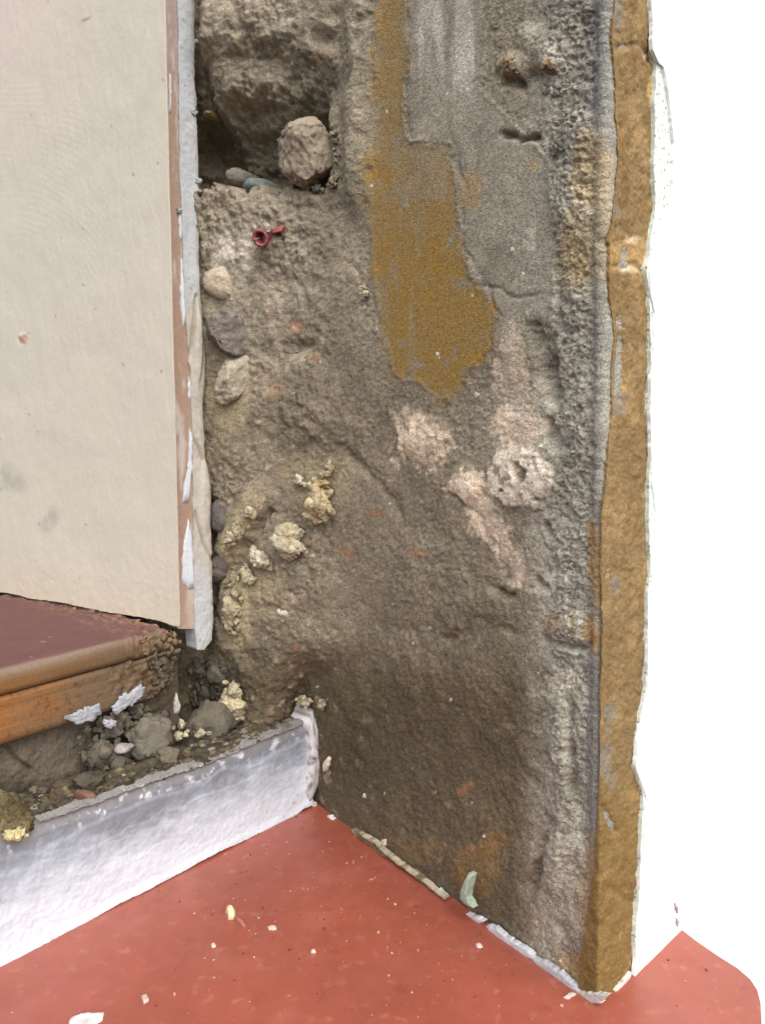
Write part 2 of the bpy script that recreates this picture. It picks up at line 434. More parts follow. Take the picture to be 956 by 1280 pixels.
    # grooves, cracks, holes
    for pl, wd, dp in [([(630, 170), (645, 168), (652, 174), (672, 176)], 3.5, .006), ([(634, 98), (655, 104), (668, 96)], 8, .012), ([(672, 418), (684, 450), (693, 498)], 11, .012), ([(690, 528), (694, 552)], 9, .010),
                       ([(686, 655), (690, 668)], 4, .006), ([(672, 730), (690, 738)], 5, .006), ([(713, 870), (716, 930), (712, 985)], 5, .007), ([(690, 1030), (676, 1070), (668, 1105)], 9, .008),
                       ([(675, 795), (690, 806), (738, 806)], 5, .006), ([(338, 640), (318, 668), (298, 700), (288, 735)], 7, .010), ([(640, 790), (600, 772), (560, 800)], 5, .003),
                       ([(470, 0), (455, 60), (440, 110)], 4, .004), ([(612, 735), (640, 745)], 6, .006), ([(360, 435), (385, 430)], 7, .005), ([(430, 560), (470, 600), (500, 640)], 7, .003),
                       ([(568, 170), (580, 230), (578, 300), (605, 350), (625, 395)], 2.5, .0012), ([(590, 350), (640, 372), (668, 368)], 3, .002), ([(560, 615), (600, 650), (640, 725)], 3, .002),
                       ([(697, 300), (700, 420)], 4, .003), ([(258, 630), (262, 700), (258, 760), (250, 820)], 12, .010), ([(756, 300), (760, 352)], 5, .006),
                       ([(700, 1160), (712, 1200)], 8, .004)]:
        d = linedist(X + wx * .5, Y + wy * .5, pl); h = h - 0.85 * dp * gmod * np.exp(-(d / wd) ** 2)
    h = h * (1 - 0.75 * sstep(728, 752, x + .01 * (y - 600)))
    h = h + 0.0026 * sstep(736, 752, x + .01 * (y - 600))
    # small pits of the pinkish limewash disc
    for (cx, cy, rx, ry) in [(653, 591, 7, 11), (631, 613, 3, 2.5), (672, 622, 2.5, 2)]:
        h = h - 0.005 * sstep(1.15, 0.8, ell(X, Y, cx, cy, rx, ry, -20))
    dn = 0.35 * fbm(P, 110, 4, .6, 66)
    h = h + 0.0010 * sstep(1.08, 0.98, ell(X, Y, 650, 596, 39, 37, 20) + 1.7 * dn) * sstep(-.25, 0, fbm(P, 90, 4, .6, 67) + .15)
    # the upper mass falls back behind the plaster edge
    h = h - 0.020 * sstep(272, 240, x) * (1 - sstep(150, 230, y))
    # hollow where the wall meets the debris
    h = h - 0.012 * np.clip(1 - ell(X, Y, 250, 870, 60, 70), 0, 1)
    return h
def m_color(x, y, P, h):
    K = 1.46
    n1 = fbm(P, 20, 4, 0.55, 11); n2 = fbm(P, 75, 4, 0.6, 21); n3 = fbm(P, 260, 3, 0.65, 31)
    X = x + 15 * fbm(P, 42, 5, 0.66, 3.1) + 3 * n3; Y = y + 15 * fbm(P, 42, 5, 0.66, 9.7) + 3 * n2
    back = 1 - sstep(405, 440, x)
    col = np.tile(lin(126, 117, 101, K), (len(x), 1))
    col = mixc(col, lin(128, 119, 104, K), back * (1 - sstep(400, 620, y)) * 0.7)
    col = mixc(col, lin(116, 106, 91, K), sstep(400, 520, y) * (1 - sstep(700, 800, y)) * 0.8)
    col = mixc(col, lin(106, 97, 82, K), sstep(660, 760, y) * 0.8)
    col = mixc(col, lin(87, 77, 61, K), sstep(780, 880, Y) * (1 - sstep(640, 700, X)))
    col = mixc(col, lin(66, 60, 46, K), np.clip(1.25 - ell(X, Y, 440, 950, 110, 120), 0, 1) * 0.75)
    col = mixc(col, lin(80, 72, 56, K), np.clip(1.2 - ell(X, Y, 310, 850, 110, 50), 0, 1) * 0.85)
    # grey cement to the right
    rg = sstep(640, 700, X + 25 * n1) * (1 - 0.35 * sstep(1100, 1200, y))
    col = mixc(col, lin(144, 138, 126, K), rg * 0.9)
    col = mixc(col, lin(150, 146, 134, K), rg * sstep(0.0, 0.35, n2) * 0.7)
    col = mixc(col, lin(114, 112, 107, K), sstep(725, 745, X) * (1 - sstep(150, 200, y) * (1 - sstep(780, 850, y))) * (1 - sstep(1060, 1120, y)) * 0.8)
    col = mixc(col, lin(132, 125, 112, K), sstep(-10, 12, inpoly(X, Y, GREY_SKIM) + 14 * n2) * 0.8)
    # pale vertical washes at the top
    pw = sstep(508, 520, X) * (1 - sstep(590, 612, X)) * (1 - sstep(80, 150, y)) * sstep(-0.15, 0.25, fbm(P * np.array([1, 1, 0.12]), 90, 3, 0.5, 77))
    col = mixc(col, lin(172, 165, 155, K), pw * 0.7)
    pw = sstep(560, 640, X) * (1 - sstep(660, 690, X)) * sstep(450, 500, y) * (1 - sstep(560, 600, y))
    col = mixc(col, lin(156, 146, 130, K), pw * 0.7)
    # speckle
    n4 = fbm(P, 620, 2, 0.7, 41); jit = np.random.RandomState(2).normal(size=len(x))
    col = col * np.clip(1 + 0.30 * n2 + 0.30 * n1 + 0.32 * n3 + 0.28 * n4 + 0.06 * jit, .25, 2)[:, None]
    col = mixc(col, lin(70, 64, 54, K), sstep(0.22, 0.5, fbm(P, 95, 5, .7, 141)) * 0.5)
    nb = fbm(P, 11, 4, .6, 401)
    col = mixc(col, lin(78, 71, 58, K), sstep(-.05, .35, nb + .25 * sstep(760, 950, y) - .1) * (1 - sstep(650, 700, X)) * .55)
    col = mixc(col, lin(112, 110, 104, K), sstep(734, 746, x + .01 * (y - 600)) * .6)  # colour darkened along the arris to offset the brighter front light
    # coloured aggregate
    Pw = P + 0.006 * np.stack([fbm(P, 130, 3, .6, k * 40.0) for k in range(3)], 1)
    d1, e1, r1 = cells(Pw, 115, 3.0)
    grain = sstep(0.52, 0.30, d1) * np.clip(.6 + 1.5 * n3, 0, 1)
    for lo, hi, c, s in [(0.0, 0.09, (150, 114, 84), 0.4), (0.09, 0.24, (84, 80, 78), 0.6), (0.24, 0.42, (176, 164, 142), 0.5), (0.42, 0.47, (128, 90, 76), 0.4)]:
        col = mixc(col, lin(*c, K), grain * ((r1 >= lo) & (r1 < hi)) * s * (0.3 + 0.6 * back))
    # ochre
    om = sstep(-7, 9, inpoly(X, Y, OCHRE_PATCH) + 12 * n3 + 10 * n2 + 5 * n4)
    ho = np.clip(0.96 - 0.9 * sstep(0.12, 0.42, fbm(P, 65, 4, 0.65, 51)) - 0.35 * sstep(0.1, 0.35, fbm(P * np.array([1, 1, 0.2]), 80, 3, 0.5, 61)), 0, 1)
    ho = np.clip(ho + .5 * n3 + .4 * n4, 0, 1) * (0.75 + 0.25 * sstep(200, 330, y)) * np.where((y > 170) & (y < 250) & (x > 490) & (x < 560), 0.55, 1)
    oc = lin(142, 114, 64, K * .80)
    col = np.where(True, mixc(col, oc * 1.0, om * ho), col)
    col = mixc(col, lin(150, 115, 54, K * .78), om * ho * sstep(0.05, 0.3, fbm(P, 40, 3, 0.5, 71)) * 0.8)
    for (cx, cy, rx, ry, s) in [(597, 1085, 34, 34, .32), (640, 330, 22, 20, .0), (590, 240, 16, 30, .5), (670, 205, 10, 8, .6), (740, 215, 22, 60, .55), (735, 300, 30, 60, .4), (745, 700, 9, 60, .8), (742, 790, 10, 30, .8),
                                (715, 330, 20, 40, .5), (520, 1060, 40, 16, .14), (745, 1120, 22, 80, .5), (690, 780, 14, 16, .4), (720, 1230, 40, 40, .7), (618, 1050, 20, 14, .3)]:
        col = mixc(col, lin(160, 134, 88, K) if cx > 660 and cy < 400 else lin(150, 112, 52, K), sstep(1.15, 0.7, ell(X, Y, cx, cy, rx, ry)) * s * (0.75 + 0.5 * n2))
    # brick-red crumbs
    for (cx, cy, r) in [(580, 985, 9), (440, 692, 7), (525, 690, 8), (470, 640, 8), (372, 410, 9), (395, 450, 6), (420, 690, 6), (367, 810, 6), (345, 490, 8), (590, 1060, 6)]:
        col = mixc(col, lin(138, 98, 72, K), sstep(1.3, 0.4, ell(X, Y, cx, cy, r * 1.2, r)) * 0.6)
    # pink limewash, chalky lumps
    for (cx, cy, rx, ry, a, s) in [(530, 552, 30, 34, 25, .75), (588, 606, 24, 20, 10, .9), (610, 648, 20, 40, -32, .6), (638, 700, 16, 30, -20, .42), (510, 520, 18, 12, 0, .5), (640, 470, 20, 60, 0, .4), (645, 535, 30, 24, 0, .5)]:
        col = mixc(col, lin(196, 176, 154, 1.5), sstep(1.3, 0.75, ell(X, Y, cx, cy, rx, ry, a) - 0.8 * n2 - .5 * n3) * min(1, s * 1.2) * np.clip(0.85 + 1.3 * n2, 0.1, 1.1))
    dm = sstep(1.1, 0.9, ell(X, Y, 650, 596, 39, 37, 20) + 0.6 * fbm(P, 110, 4, .6, 66)) * sstep(-.3, .05, fbm(P, 90, 4, .6, 67) + .15) * np.clip(0.9 + 1.6 * n2, 0.15, 1)
    for (cx, cy, rx, ry) in [(653, 591, 7, 11), (631, 613, 3, 2.5), (672, 622, 2.5, 2)]:
        dm = dm * sstep(0.8, 1.15, ell(X, Y, cx, cy, rx, ry, -20))
    col = mixc(col, lin(214, 200, 182, 1.3), dm * 0.95)
    for (cx, cy, rx, ry) in [(580, 604, 9, 9), (648, 512, 16, 9), (660, 300, 10, 16), (735, 265, 12, 14), (718, 770, 18, 14), (700, 720, 20, 10), (705, 850, 20, 16), (300, 300, 48, 26), (290, 330, 30, 40)]:
        col = mixc(col, lin(190, 182, 168, 1.5), sstep(1.2, 0.5, ell(X, Y, cx, cy, rx, ry)) * 0.5 * np.clip(0.8 + 1.5 * n2, 0, 1.2))
    # sandy yellow dust from the foam
    for (cx, cy, rx, ry, a, s) in [(285, 500, 34, 50, 0, .5), (300, 760, 20, 60, 0, .6), (300, 660, 18, 60, 28, .6), (400, 600, 60, 40, 0, .3), (330, 740, 40, 40, 0, .25)]:
        col = mixc(col, lin(150, 138, 108, K), sstep(1.2, 0.4, ell(X, Y, cx, cy, rx, ry, a)) * s)
    for (cx, cy, rx, ry) in [(255, 690, 20, 110), (262, 650, 14, 30), (268, 705, 16, 30)]:
        col = mixc(col, lin(92, 86, 80, K), sstep(1.2, 0.6, ell(X, Y, cx, cy, rx, ry)) * 0.7)
    # salt specks
    d1, e1, r1 = cells(P, 120, 13.0)
    col = mixc(col, lin(220, 214, 204, K), sstep(0.13, 0.08, d1) * (r1 < 0.08) * .7)
    return np.clip(col, 0.01, 0.85)
def msurf(px, py, off=0.0):
    e = 0.7
    shp = np.shape(px); px = np.ravel(px).astype(float); py = np.ravel(py).astype(float)
    P = surf(px, py, -0.0035)
    N = np.cross(surf(px + e, py, -.0035) - P, surf(px, py + e, -.0035) - P); N /= np.linalg.norm(N, axis=1)[:, None]
    N *= np.sign(np.einsum('ij,ij->i', N, CAM - P))[:, None]
    return (P + N * (m_height(px, py, P) + off)[:, None]).reshape(shp + (3,))
MAS = mat('masonry', None, 0.95, 0.15, fine=((420, 0.14), (900, 0.30), (1500, .24)), bump=((420, 0.45, 0.0014), (1200, 0.7, 0.0012)))
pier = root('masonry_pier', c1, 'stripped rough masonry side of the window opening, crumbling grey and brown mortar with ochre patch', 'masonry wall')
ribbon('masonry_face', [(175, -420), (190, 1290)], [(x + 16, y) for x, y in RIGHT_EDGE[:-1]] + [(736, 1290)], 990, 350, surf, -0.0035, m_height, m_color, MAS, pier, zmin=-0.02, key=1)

# golden sandy edge of the outer render
OCH_R = [(812, -420), (813, 0), (815, 60), (819, 85), (817, 180), (818, 262), (811, 320), (808, 335), (811, 380), (813, 450), (812, 560), (810, 620), (812, 700), (809, 780), (807, 860), (795, 930), (793, 958), (801, 985), (804, 1000), (800, 1080), (795, 1150), (792, 1215), (790, 1290)]
def o_h(x, y, P):
    h = 0.0014 * fbm(P, 40, 3) + 0.0013 * fbm(P, 160, 4, 0.6, 3) + 0.0005 * fbm(P, 500, 2, 0.6, 5)
    for pl, wd, dp in [([(770, 60), (800, 55), (812, 75)], 4, .0012), ([(762, 335), (790, 330), (810, 340)], 4, .0015), ([(775, 430), (772, 500)], 4, .0015), ([(760, 1110), (790, 1130)], 5, .001), ([(752, 1010), (770, 1040)], 4, .0015)]:
        h = h - dp * np.exp(-(linedist(x, y, pl) / wd) ** 2)
    lft = np.interp(y, [p[1] for p in RIGHT_EDGE], [p[0] for p in RIGHT_EDGE])
    d1, e1, r1 = cells(P, 110, 4.0)
    h = h - 0.0022 * np.clip(.5 - d1, 0, 1) * (r1 > .72)
    return np.clip(h * sstep(-2, 8, x - lft), -0.004, 0.0018)
def o_c(x, y, P, h):
    K = 0.84
    n1 = fbm(P, 30, 4, 0.6, 2); n2 = fbm(P, 130, 4, 0.65, 7); n3 = fbm(P * np.array([1, 1, 0.25]), 120, 3, 0.5, 17)
    X, Y = x + 5 * n2, y + 6 * n1
    col = np.tile(lin(140, 116, 80, K), (len(x), 1))
    col = mixc(col, lin(160, 132, 92, K), sstep(-0.1, 0.4, n1) * 0.7)
    col = mixc(col, lin(132, 102, 62, K), sstep(0.05, 0.4, n3) * 0.6)
    col = mixc(col, lin(130, 104, 62, K), sstep(930, 1050, y) * 0.75)
    col = mixc(col, lin(120, 98, 58, K), sstep(1120, 1240, y) * 0.7)
    col = mixc(col, lin(196, 160, 108, K), sstep(285, 315, Y) * (1 - sstep(325, 345, Y)) * 0.6)
    col = mixc(col, lin(205, 165, 95, K), sstep(1, .6, ell(X, Y, 814, 115, 6, 30)) * 0.8)
    col = mixc(col, lin(112, 86, 52, K), sstep(.12, .45, fbm(P * np.array([1, 1, .5]), 48, 5, .68, 87)) * .6)
    col = mixc(col, lin(182, 156, 112, K), sstep(.2, .5, fbm(P, 85, 5, .68, 97)) * .55)
    n4 = fbm(P, 450, 2, .7, 107)
    col = col * (1 + 0.26 * n2 + 0.2 * n1 + .3 * n4)[:, None]
    X, Y = x + 9 * fbm(P, 110, 4, .66, 5), y + 12 * fbm(P, 110, 4, .66, 15)
    for (cx, cy, rx, ry) in [(761, 890, 8, 13), (760, 914, 5, 4), (757, 950, 8, 20), (764, 975, 6, 10), (768, 730, 6, 10), (774, 505, 8, 18), (770, 470, 6, 18), (772, 10, 6, 30), (770, 265, 5, 10)]:
        col = mixc(col, lin(136, 130, 120, K), sstep(1.15, 0.85, ell(X, Y, cx, cy, rx, ry)) * 0.6)
    for (cx, cy, rx, ry) in [(790, 300, 10, 5), (806, 70, 6, 5), (786, 336, 14, 6)]:
        col = mixc(col, lin(214, 196, 164, K), sstep(1.3, 0.5, ell(X, Y, cx, cy, rx, ry)) * 0.7)
    return np.clip(col, 0.01, 0.85)
OM = mat('ochre_render', None, 0.95, 0.12, fine=((800, 0.2), (1700, 0.18)), bump=((380, 0.5, 0.001), (1200, 0.5, 0.0007)))
def off_edge(pl, dx): return [(x + dx, y) for x, y in pl]
ob = ribbon('ochre_edge', RIGHT_EDGE, off_edge(OCH_R, 12), 880, 44, surf, 0.0002, o_h, o_c, OM, pier, skirt=0.0016, amp=3.5, seed=4, key=1)
ob['label'] = 'golden ochre sandy strip of old render down the outer corner'
for v in ob.data.vertices:
    if v.co.z < -0.015: v.co.z = -0.015

# ------------------------------------------------------------------ white outer wall
wall = root('outer_wall', c2, 'bright white painted outer wall beside the ochre strip', 'wall')
PL = mat('old_plaster', tuple(lin(206, 214, 205)), 0.9, 0.2, fine=((300, 0.08), (900, 0.12)), bump=((400, 0.5, 0.0008),), spots=((420, 0.28, tuple(lin(140, 142, 130)), 0.4), (200, .2, tuple(lin(170, 172, 160)), .3)))
WP = mat('white_paint', tuple(lin(238, 240, 240, 0.98)), 0.55, 0.4, fine=((40, 0.02), (200, 0.02)), bump=((120, 0.12, 0.0012), (600, 0.15, 0.0004)))
front_s = lambda px, py, off=0.0: FRONT.pt(px, py, off)
wz = lambda pl: pl
far = [(1500, -420), (1500, 1290)]
o = ribbon('plaster_coat', OCH_R, [(x + 42, y) for x, y in OCH_R], 420, 10, front_s, 0.0023, lambda x, y, P: 0.0005 * fbm(P, 150, 3), None, PL, wall, skirt=0.006, amp=2.5, seed=9, key=1)
for v in o.data.vertices:
    if v.co.z < -0.01: v.co.z = -0.01
PAINT_L = [(815, -420), (815, 60), (821, 78), (828, 84), (832, 110), (838, 150), (841, 180), (839, 230), (836, 275), (828, 284), (822, 292), (815, 318), (811, 335), (813, 370), (818, 390), (817, 440), (814, 470), (813, 560), (815, 605), (819, 640), (817, 700), (814, 760), (810, 800), (808, 868), (797, 930), (795, 958), (804, 985), (808, 1000), (806, 1050), (801, 1100), (798, 1150), (795, 1200), (793, 1212), (792, 1290)]
pw_ = ribbon('paint_skin', PAINT_L, [(1400, y) for x, y in PAINT_L], 700, 60, front_s, 0.0031, lambda x, y, P: 0.0006 * fbm(P, 60, 3) + 0.0009 * np.exp(-((x - np.interp(y, [p[1] for p in PAINT_L], [p[0] for p in PAINT_L])) / 5.0) ** 2) * sstep(40, 90, y) * (1 - sstep(290, 330, y)), None, WP, wall, skirt=0.002, amp=2.0, seed=14, key=1)
for v in pw_.data.vertices:
    if v.co.x < c2[0] - 0.0 and v.co.z < -0.01: v.co.z = -0.01
# wall body below and beyond the sill
fd = (c2 - c1); fd /= np.linalg.norm(fd)
CORE = mat('core_mortar', tuple(lin(120, 110, 96)), 0.95, 0.1)
def box_between(name, p, q, z0, z1, thick, nrm, m, parent, inset=0.0):
    V = []
    for z in (z0, z1):
        for pt in (p, q):
            for t in (-inset, -thick):
                a = pt + nrm * t; V.append((a[0], a[1], z))
    Fc = [(0, 1, 3, 2), (4, 6, 7, 5), (0, 2, 6, 4), (1, 5, 7, 3), (0, 4, 5, 1), (2, 3, 7, 6)]
    me = bpy.data.meshes.new(name); me.from_pydata([tuple(map(float, v)) for v in V], [], Fc); me.update()
    bm = bmesh.new(); bm.from_mesh(me); bmesh.ops.recalc_face_normals(bm, faces=bm.faces); bm.to_mesh(me); bm.free()
    return link(name, me, m, parent)
box_between('wall_body', c1 + fd * 0.13, c1 + fd * 2.2, -0.9, 1.2, 0.25, FRONT.n, WP, wall, inset=0.004)
box_between('pier_core', c1 + (c0 - c1) * 0.25, c0 + (c0 - c1) * 1.0, -0.9, 1.2, 0.19, REVEAL.n, CORE, pier, inset=0.11)

# ------------------------------------------------------------------ red painted sill
RED = mat('red_paint', tuple(lin(144, 76, 60)), 0.36, 0.5, fine=((14, 0.10), (90, 0.06), (900, 0.05)),
          bump=((60, 0.15, 0.002), (900, 0.2, 0.0003)),
          patch=((26, 0.56, 0.80, lin(156, 92, 80)), (60, 0.60, 0.78, lin(124, 58, 47)), (9, 0.50, 0.75, lin(150, 82, 70)), (120, .58, .8, lin(160, 104, 90))),
          spots=((420, 0.11, tuple(lin(168, 116, 96)), 0.08),))
fp = [(-700, 1500), (-300, 1240), (380, 940), (560, 1040), (760, 1180), (800, 1140), (846, 1158), (872, 1178), (900, 1197), (922, 1211), (937, 1224), (946, 1238), (950, 1254), (951, 1272), (952, 1300), (953, 1500)]
bm = bmesh.new()
tp = [bm.verts.new(tuple(at_z(np.array(float(x)), np.array(float(y)), 0.0))) for x, y in fp]
fc = bm.faces.new(tp)
if fc.normal.z < 0: fc.normal_flip()
bm.normal_update()
ex = bmesh.ops.extrude_face_region(bm, geom=[fc])
for g in ex['geom']:
    if isinstance(g, bmesh.types.BMVert): g.co.z -= 0.06
bmesh.ops.recalc_face_normals(bm, faces=bm.faces)
bmesh.ops.triangulate(bm, faces=[f for f in bm.faces if len(f.verts) > 4])
me = bpy.data.meshes.new('red_sill'); bm.to_mesh(me); bm.free()
tag(link('red_sill', me, RED), 'red painted sill slab dusted with grit below the stripped masonry', 'sill')

# ------------------------------------------------------------------ white upstand
ups = root('upstand', c0, 'white painted upstand behind the red sill, stained grey along its top', 'upstand')
TOP = [(-160, 1104), (-60, 1066), (0, 1044), (50, 1027), (90, 1013), (130, 1000), (190, 977), (260, 953), (311, 930), (350, 915), (380, 903), (399, 894)]
BOT = [(-160, 1292), (-60, 1238), (0, 1207), (50, 1180), (100, 1154), (150, 1127), (200, 1101), (270, 1063), (330, 1036), (360, 1022), (378, 1008), (386, 1004)]
def r_h(x, y, P):
    top = np.interp(x, [p[0] for p in TOP], [p[1] for p in TOP]); bot = np.interp(x, [p[0] for p in BOT], [p[1] for p in BOT])
    t = (y - top) / (bot - top)
    h = 0.0012 * fbm(P, 30, 3) + 0.0005 * fbm(P, 260, 3, 0.6, 5)
    e = 0.20 + 0.13 * fbm(P, 26, 4, 0.6, 3)
    h = h + 0.0011 * sstep(e - 0.02, e + 0.02, t)                      # upper paint coat has flaked off along the top
    e2 = 0.36 + 0.16 * fbm(P, 35, 4, 0.6, 13)
    h = h + 0.0005 * sstep(e2 - 0.01, e2 + 0.01, t)
    h = h + 0.0012 * sstep(0.9, 1.0, t) - 0.003 * sstep(0.12, 0.0, t)
    h = h + 0.002 * sstep(366, 392, x)
    return h
def r_c(x, y, P, h):
    top = np.interp(x, [p[0] for p in TOP], [p[1] for p in TOP]); bot = np.interp(x, [p[0] for p in BOT], [p[1] for p in BOT])
    t = (y - top) / (bot - top)
    n1 = fbm(P, 26, 4, 0.6, 3); n2 = fbm(P, 120, 4, 0.6, 23); n3 = fbm(P * np.array([1, 1, 3]), 40, 4, 0.6, 33)
    col = np.tile(lin(196, 202, 211), (len(x), 1))
    st = sstep(0.85, 0.15, t + 0.35 * n3 + 0.12 * n2)
    col = mixc(col, lin(140, 146, 156), st * 0.85)
    st = sstep(0.5, 0.1, t + 0.34 * n1 + 0.15 * n2)
    col = mixc(col, lin(112, 115, 122), st * 0.8)
    st = sstep(0.16, 0.0, t + 0.1 * n2)
    col = mixc(col, lin(112, 104, 98), st * 0.75)
    d = sstep(0.0, 0.09, np.abs(t - 0.09 - 0.1 * n1 - 0.03))
    col = mixc(col, lin(214, 214, 216), (1 - d) * sstep(0.1, 0.3, n2) * 0.8)
    # red splashes by the corner
    rs = sstep(0.22, 0.5, fbm(P, 150, 4, 0.6, 43)) * sstep(290, 370, x) * sstep(0.55, 0.95, t)
    col = mixc(col, lin(170, 84, 72), rs * 0.8)
    gr = sstep(0.25, 0.5, fbm(P, 110, 4, 0.6, 63)) * sstep(372, 388, x)
    col = mixc(col, lin(140, 132, 120), gr * 0.8)
    return np.clip(col, 0.02, 0.85)
RM = mat('upstand_paint', None, 0.6, 0.35, fine=((500, 0.05), (180, 0.05)), bump=((300, 0.28, 0.001), (120, 0.15, 0.0015)))
riser_s = lambda px, py, off=0.0: RISER.pt(px, py, off)
ribbon('painted_face', TOP, BOT, 420, 110, riser_s, 0.0, r_h, r_c, RM, ups, skirt=0.005, amp=1.6, seed=3, key=0)
# crusty rim along the top
RIMC = lambda x, y, P, h: np.clip(mixc(mixc(np.tile(lin(136, 134, 132), (len(x), 1)), lin(206, 206, 208), sstep(0.2, 0.45, fbm(P, 130, 4, 0.6, 5))), lin(96, 88, 76), sstep(0.05, 0.35, fbm(P, 60, 3, 0.6, 15))), 0.02, 0.8)
CR = mat('crust', None, 0.9, 0.2, fine=((900, 0.18),), bump=((500, 0.6, 0.001),))
ribbon('crust_rim', [(x, y - 2) for x, y in TOP[3:]], [(x, y + 1.2) for x, y in TOP[3:]], 300, 8, riser_s, -0.0002, lambda x, y, P: 0.0016 * fbm(P, 160, 4, 0.65), RIMC, CR, ups, skirt=0.008, amp=4, seed=21, key=0)
# rounded plaster nib at the corner
puff('corner_nib', [(384, 905), (392, 886), (402, 890), (403, 930), (401, 965), (396, 985), (388, 1003), (382, 990), (386, 950)], riser_s, 0.005, RM, ups, off=0.004, n=70, rings=8, power=2.5, rough=0.10, rscale=300, edge=1.5, sink=0.02,
     cfun=lambda x, y, P, h: np.clip(mixc(np.tile(lin(190, 188, 190), (len(x), 1)), lin(120, 110, 98), sstep(-0.05, 0.3, fbm(P, 150, 4, 0.6, 2))), 0.02, 0.8))

# ------------------------------------------------------------------ cream inner wall and its cut edge
inner = root('inner_wall', e_end, 'cream painted inner wall with a pink and white cut plaster edge', 'wall')
cream_s = lambda px, py, off=0.0: CREAM.pt(px, py, off)
edge_s = lambda px, py, off=0.0: EDGE.pt(px, py, off)
CB = [(-160, 715), (0, 742), (30, 747), (60, 752), (100, 759), (150, 768), (190, 776), (215, 783)]
def cr_h(x, y, P):
    # broad brush sweeps: concentric ridges
    r = np.hypot((x - 20) * 1.0, (y - 480) * 0.62) + 6 * fbm(P, 14, 2)
    arcs = np.sin(r * 1.25 + 3 * fbm(P, 30, 2, 0.5, 4)) * sstep(80, 110, r) * (1 - sstep(215, 260, r)) * (x > -100) * (1 - sstep(340, 420, y))
    h = 0.00003 * arcs * sstep(-0.3, 0.3, fbm(P, 22, 2, 0.5, 14)) + 0.0009 * fbm(P, 16, 3) + 0.00022 * fbm(P * np.array([1, 1, .2]), 240, 3, 0.6, 3)
    h = h + sstep(650, 770, y) * 0.0008 * np.abs(fbm(P, 90, 4, 0.6, 8))
    h = h + 0.0016 * sstep(1.1, .6, ell(x, y, 30, 422, 7, 10, 30)) * fbm(P, 200, 2)
    return h
def cr_c(x, y, P, h):
    n1 = fbm(P, 18, 4, 0.55, 2); n2 = fbm(P, 90, 4, 0.6, 4)
    col = np.tile(lin(201, 193, 178), (len(x), 1))
    col = mixc(col, lin(198, 190, 176), sstep(-.2, .4, n1) * 0.5)
    col = mixc(col, lin(216, 194, 190), sstep(260, -40, y) * sstep(160, 0, x) * 0.5)  # pinkish glare painted into the upper left of the cream
    for (cx, cy, rx, ry, s) in [(15, 600, 30, 18, .45), (65, 650, 13, 20, .5), (100, 560, 60, 12, .10), (150, 690, 40, 30, .12), (60, 330, 70, 16, .08), (190, 110, 14, 80, .12), (30, 422, 6, 8, .3)]:
        col = mixc(col, lin(150, 146, 142), sstep(1.2, 0.2, ell(x + 9 * n2, y + 9 * n1, cx, cy, rx, ry, 20)) * s * np.clip(.8 + 2 * n2, 0, 1.2))
    col = mixc(col, lin(186, 140, 120), sstep(1.1, .7, ell(x + 4 * n2, y, 30, 424, 5, 7, 30)) * 0.8)
    col = mixc(col, lin(150, 110, 96), sstep(1.1, .5, ell(x + 4 * n2, y, 108, 24, 9, 1.8, -25)) * 0.8)
    d1, e1, r1 = cells(P, 60, 3.0)
    col = mixc(col, lin(140, 124, 104), sstep(0.075, 0.05, d1) * (r1 < 0.35) * 0.8)
    gr = sstep(725, 778, y - 0.17 * (x - 215) + 14 * n2)
    col = mixc(col, lin(196, 178, 150), gr * 0.35)
    return np.clip(col * (1 + 0.03 * n2)[:, None], 0.02, 0.85)
CRM = mat('cream_paint', None, 0.6, 0.3, fine=((300, 0.03), (1000, 0.03)), bump=((200, 0.25, 0.0006), (800, 0.2, 0.0003)))
cl = [(-160, -420)] + [(-160, 715)]
# rows run left to right: top line to bottom line
topl = [(x, -420) for x, y in CB[:-1]] + [(203, -420)]
topl[-2] = (185, -420)
def cream_patch():
    xs = np.linspace(0, 1, 240)
    bl = resample(CB, 240, 0); bl = wobble(bl, 3.0, 0.1, 2.0)
    tl = np.stack([np.interp(bl[:, 0], [-160, 215], [-160, 201]), np.full(240, -420.0)], 1)
    return tl, bl
tl, bl = cream_patch()
# straight right-hand edge (203,-160)->(222,780): spread the columns so the last one is that edge
bl[:, 0] = np.interp(np.linspace(0, 1, 240), [0, 1], [-160, 224]); tl[:, 0] = np.interp(np.linspace(0, 1, 240), [0, 1], [-160, 195])
ribbon('cream_face', tl, bl, 240, 600, cream_s, 0.0, cr_h, cr_c, CRM, inner, skirt=0.0015)
# pink undercoat strip
PK_L = [(201, -420), (204, 0), (206, 120), (209, 200), (211, 300), (215, 400), (221, 560), (223, 680), (223, 786)]
PK_R = [(218, -420), (222, 0), (224, 120), (225, 230), (229, 320), (232, 400), (238, 480), (240, 560), (241, 640), (243, 720), (243, 786)]
PKM = mat('pink_undercoat', None, 0.8, 0.2, fine=((500, 0.08),), bump=((300, 0.4, 0.0008),))
def pk_c(x, y, P, h):
    n1 = fbm(P * np.array([1, 1, .15]), 110, 4, 0.6, 2); n2 = fbm(P, 120, 4, .6, 9)
    col = np.tile(lin(164, 138, 122), (len(x), 1))
    col = mixc(col, lin(166, 150, 148), sstep(150, 40, y) * 0.6)
    col = mixc(col, lin(200, 194, 188), sstep(0.1, 0.3, n1) * 0.7)
    col = mixc(col, lin(176, 156, 140), sstep(700, 790, y + 20 * n2) * 0.7)
    return np.clip(col, .02, .85)
ribbon('pink_strip', PK_L, PK_R, 420, 9, edge_s, 0.0005, lambda x, y, P: 0.0006 * fbm(P, 90, 3), pk_c, PKM, inner, skirt=0.012, amp=1.2, seed=5, key=1)
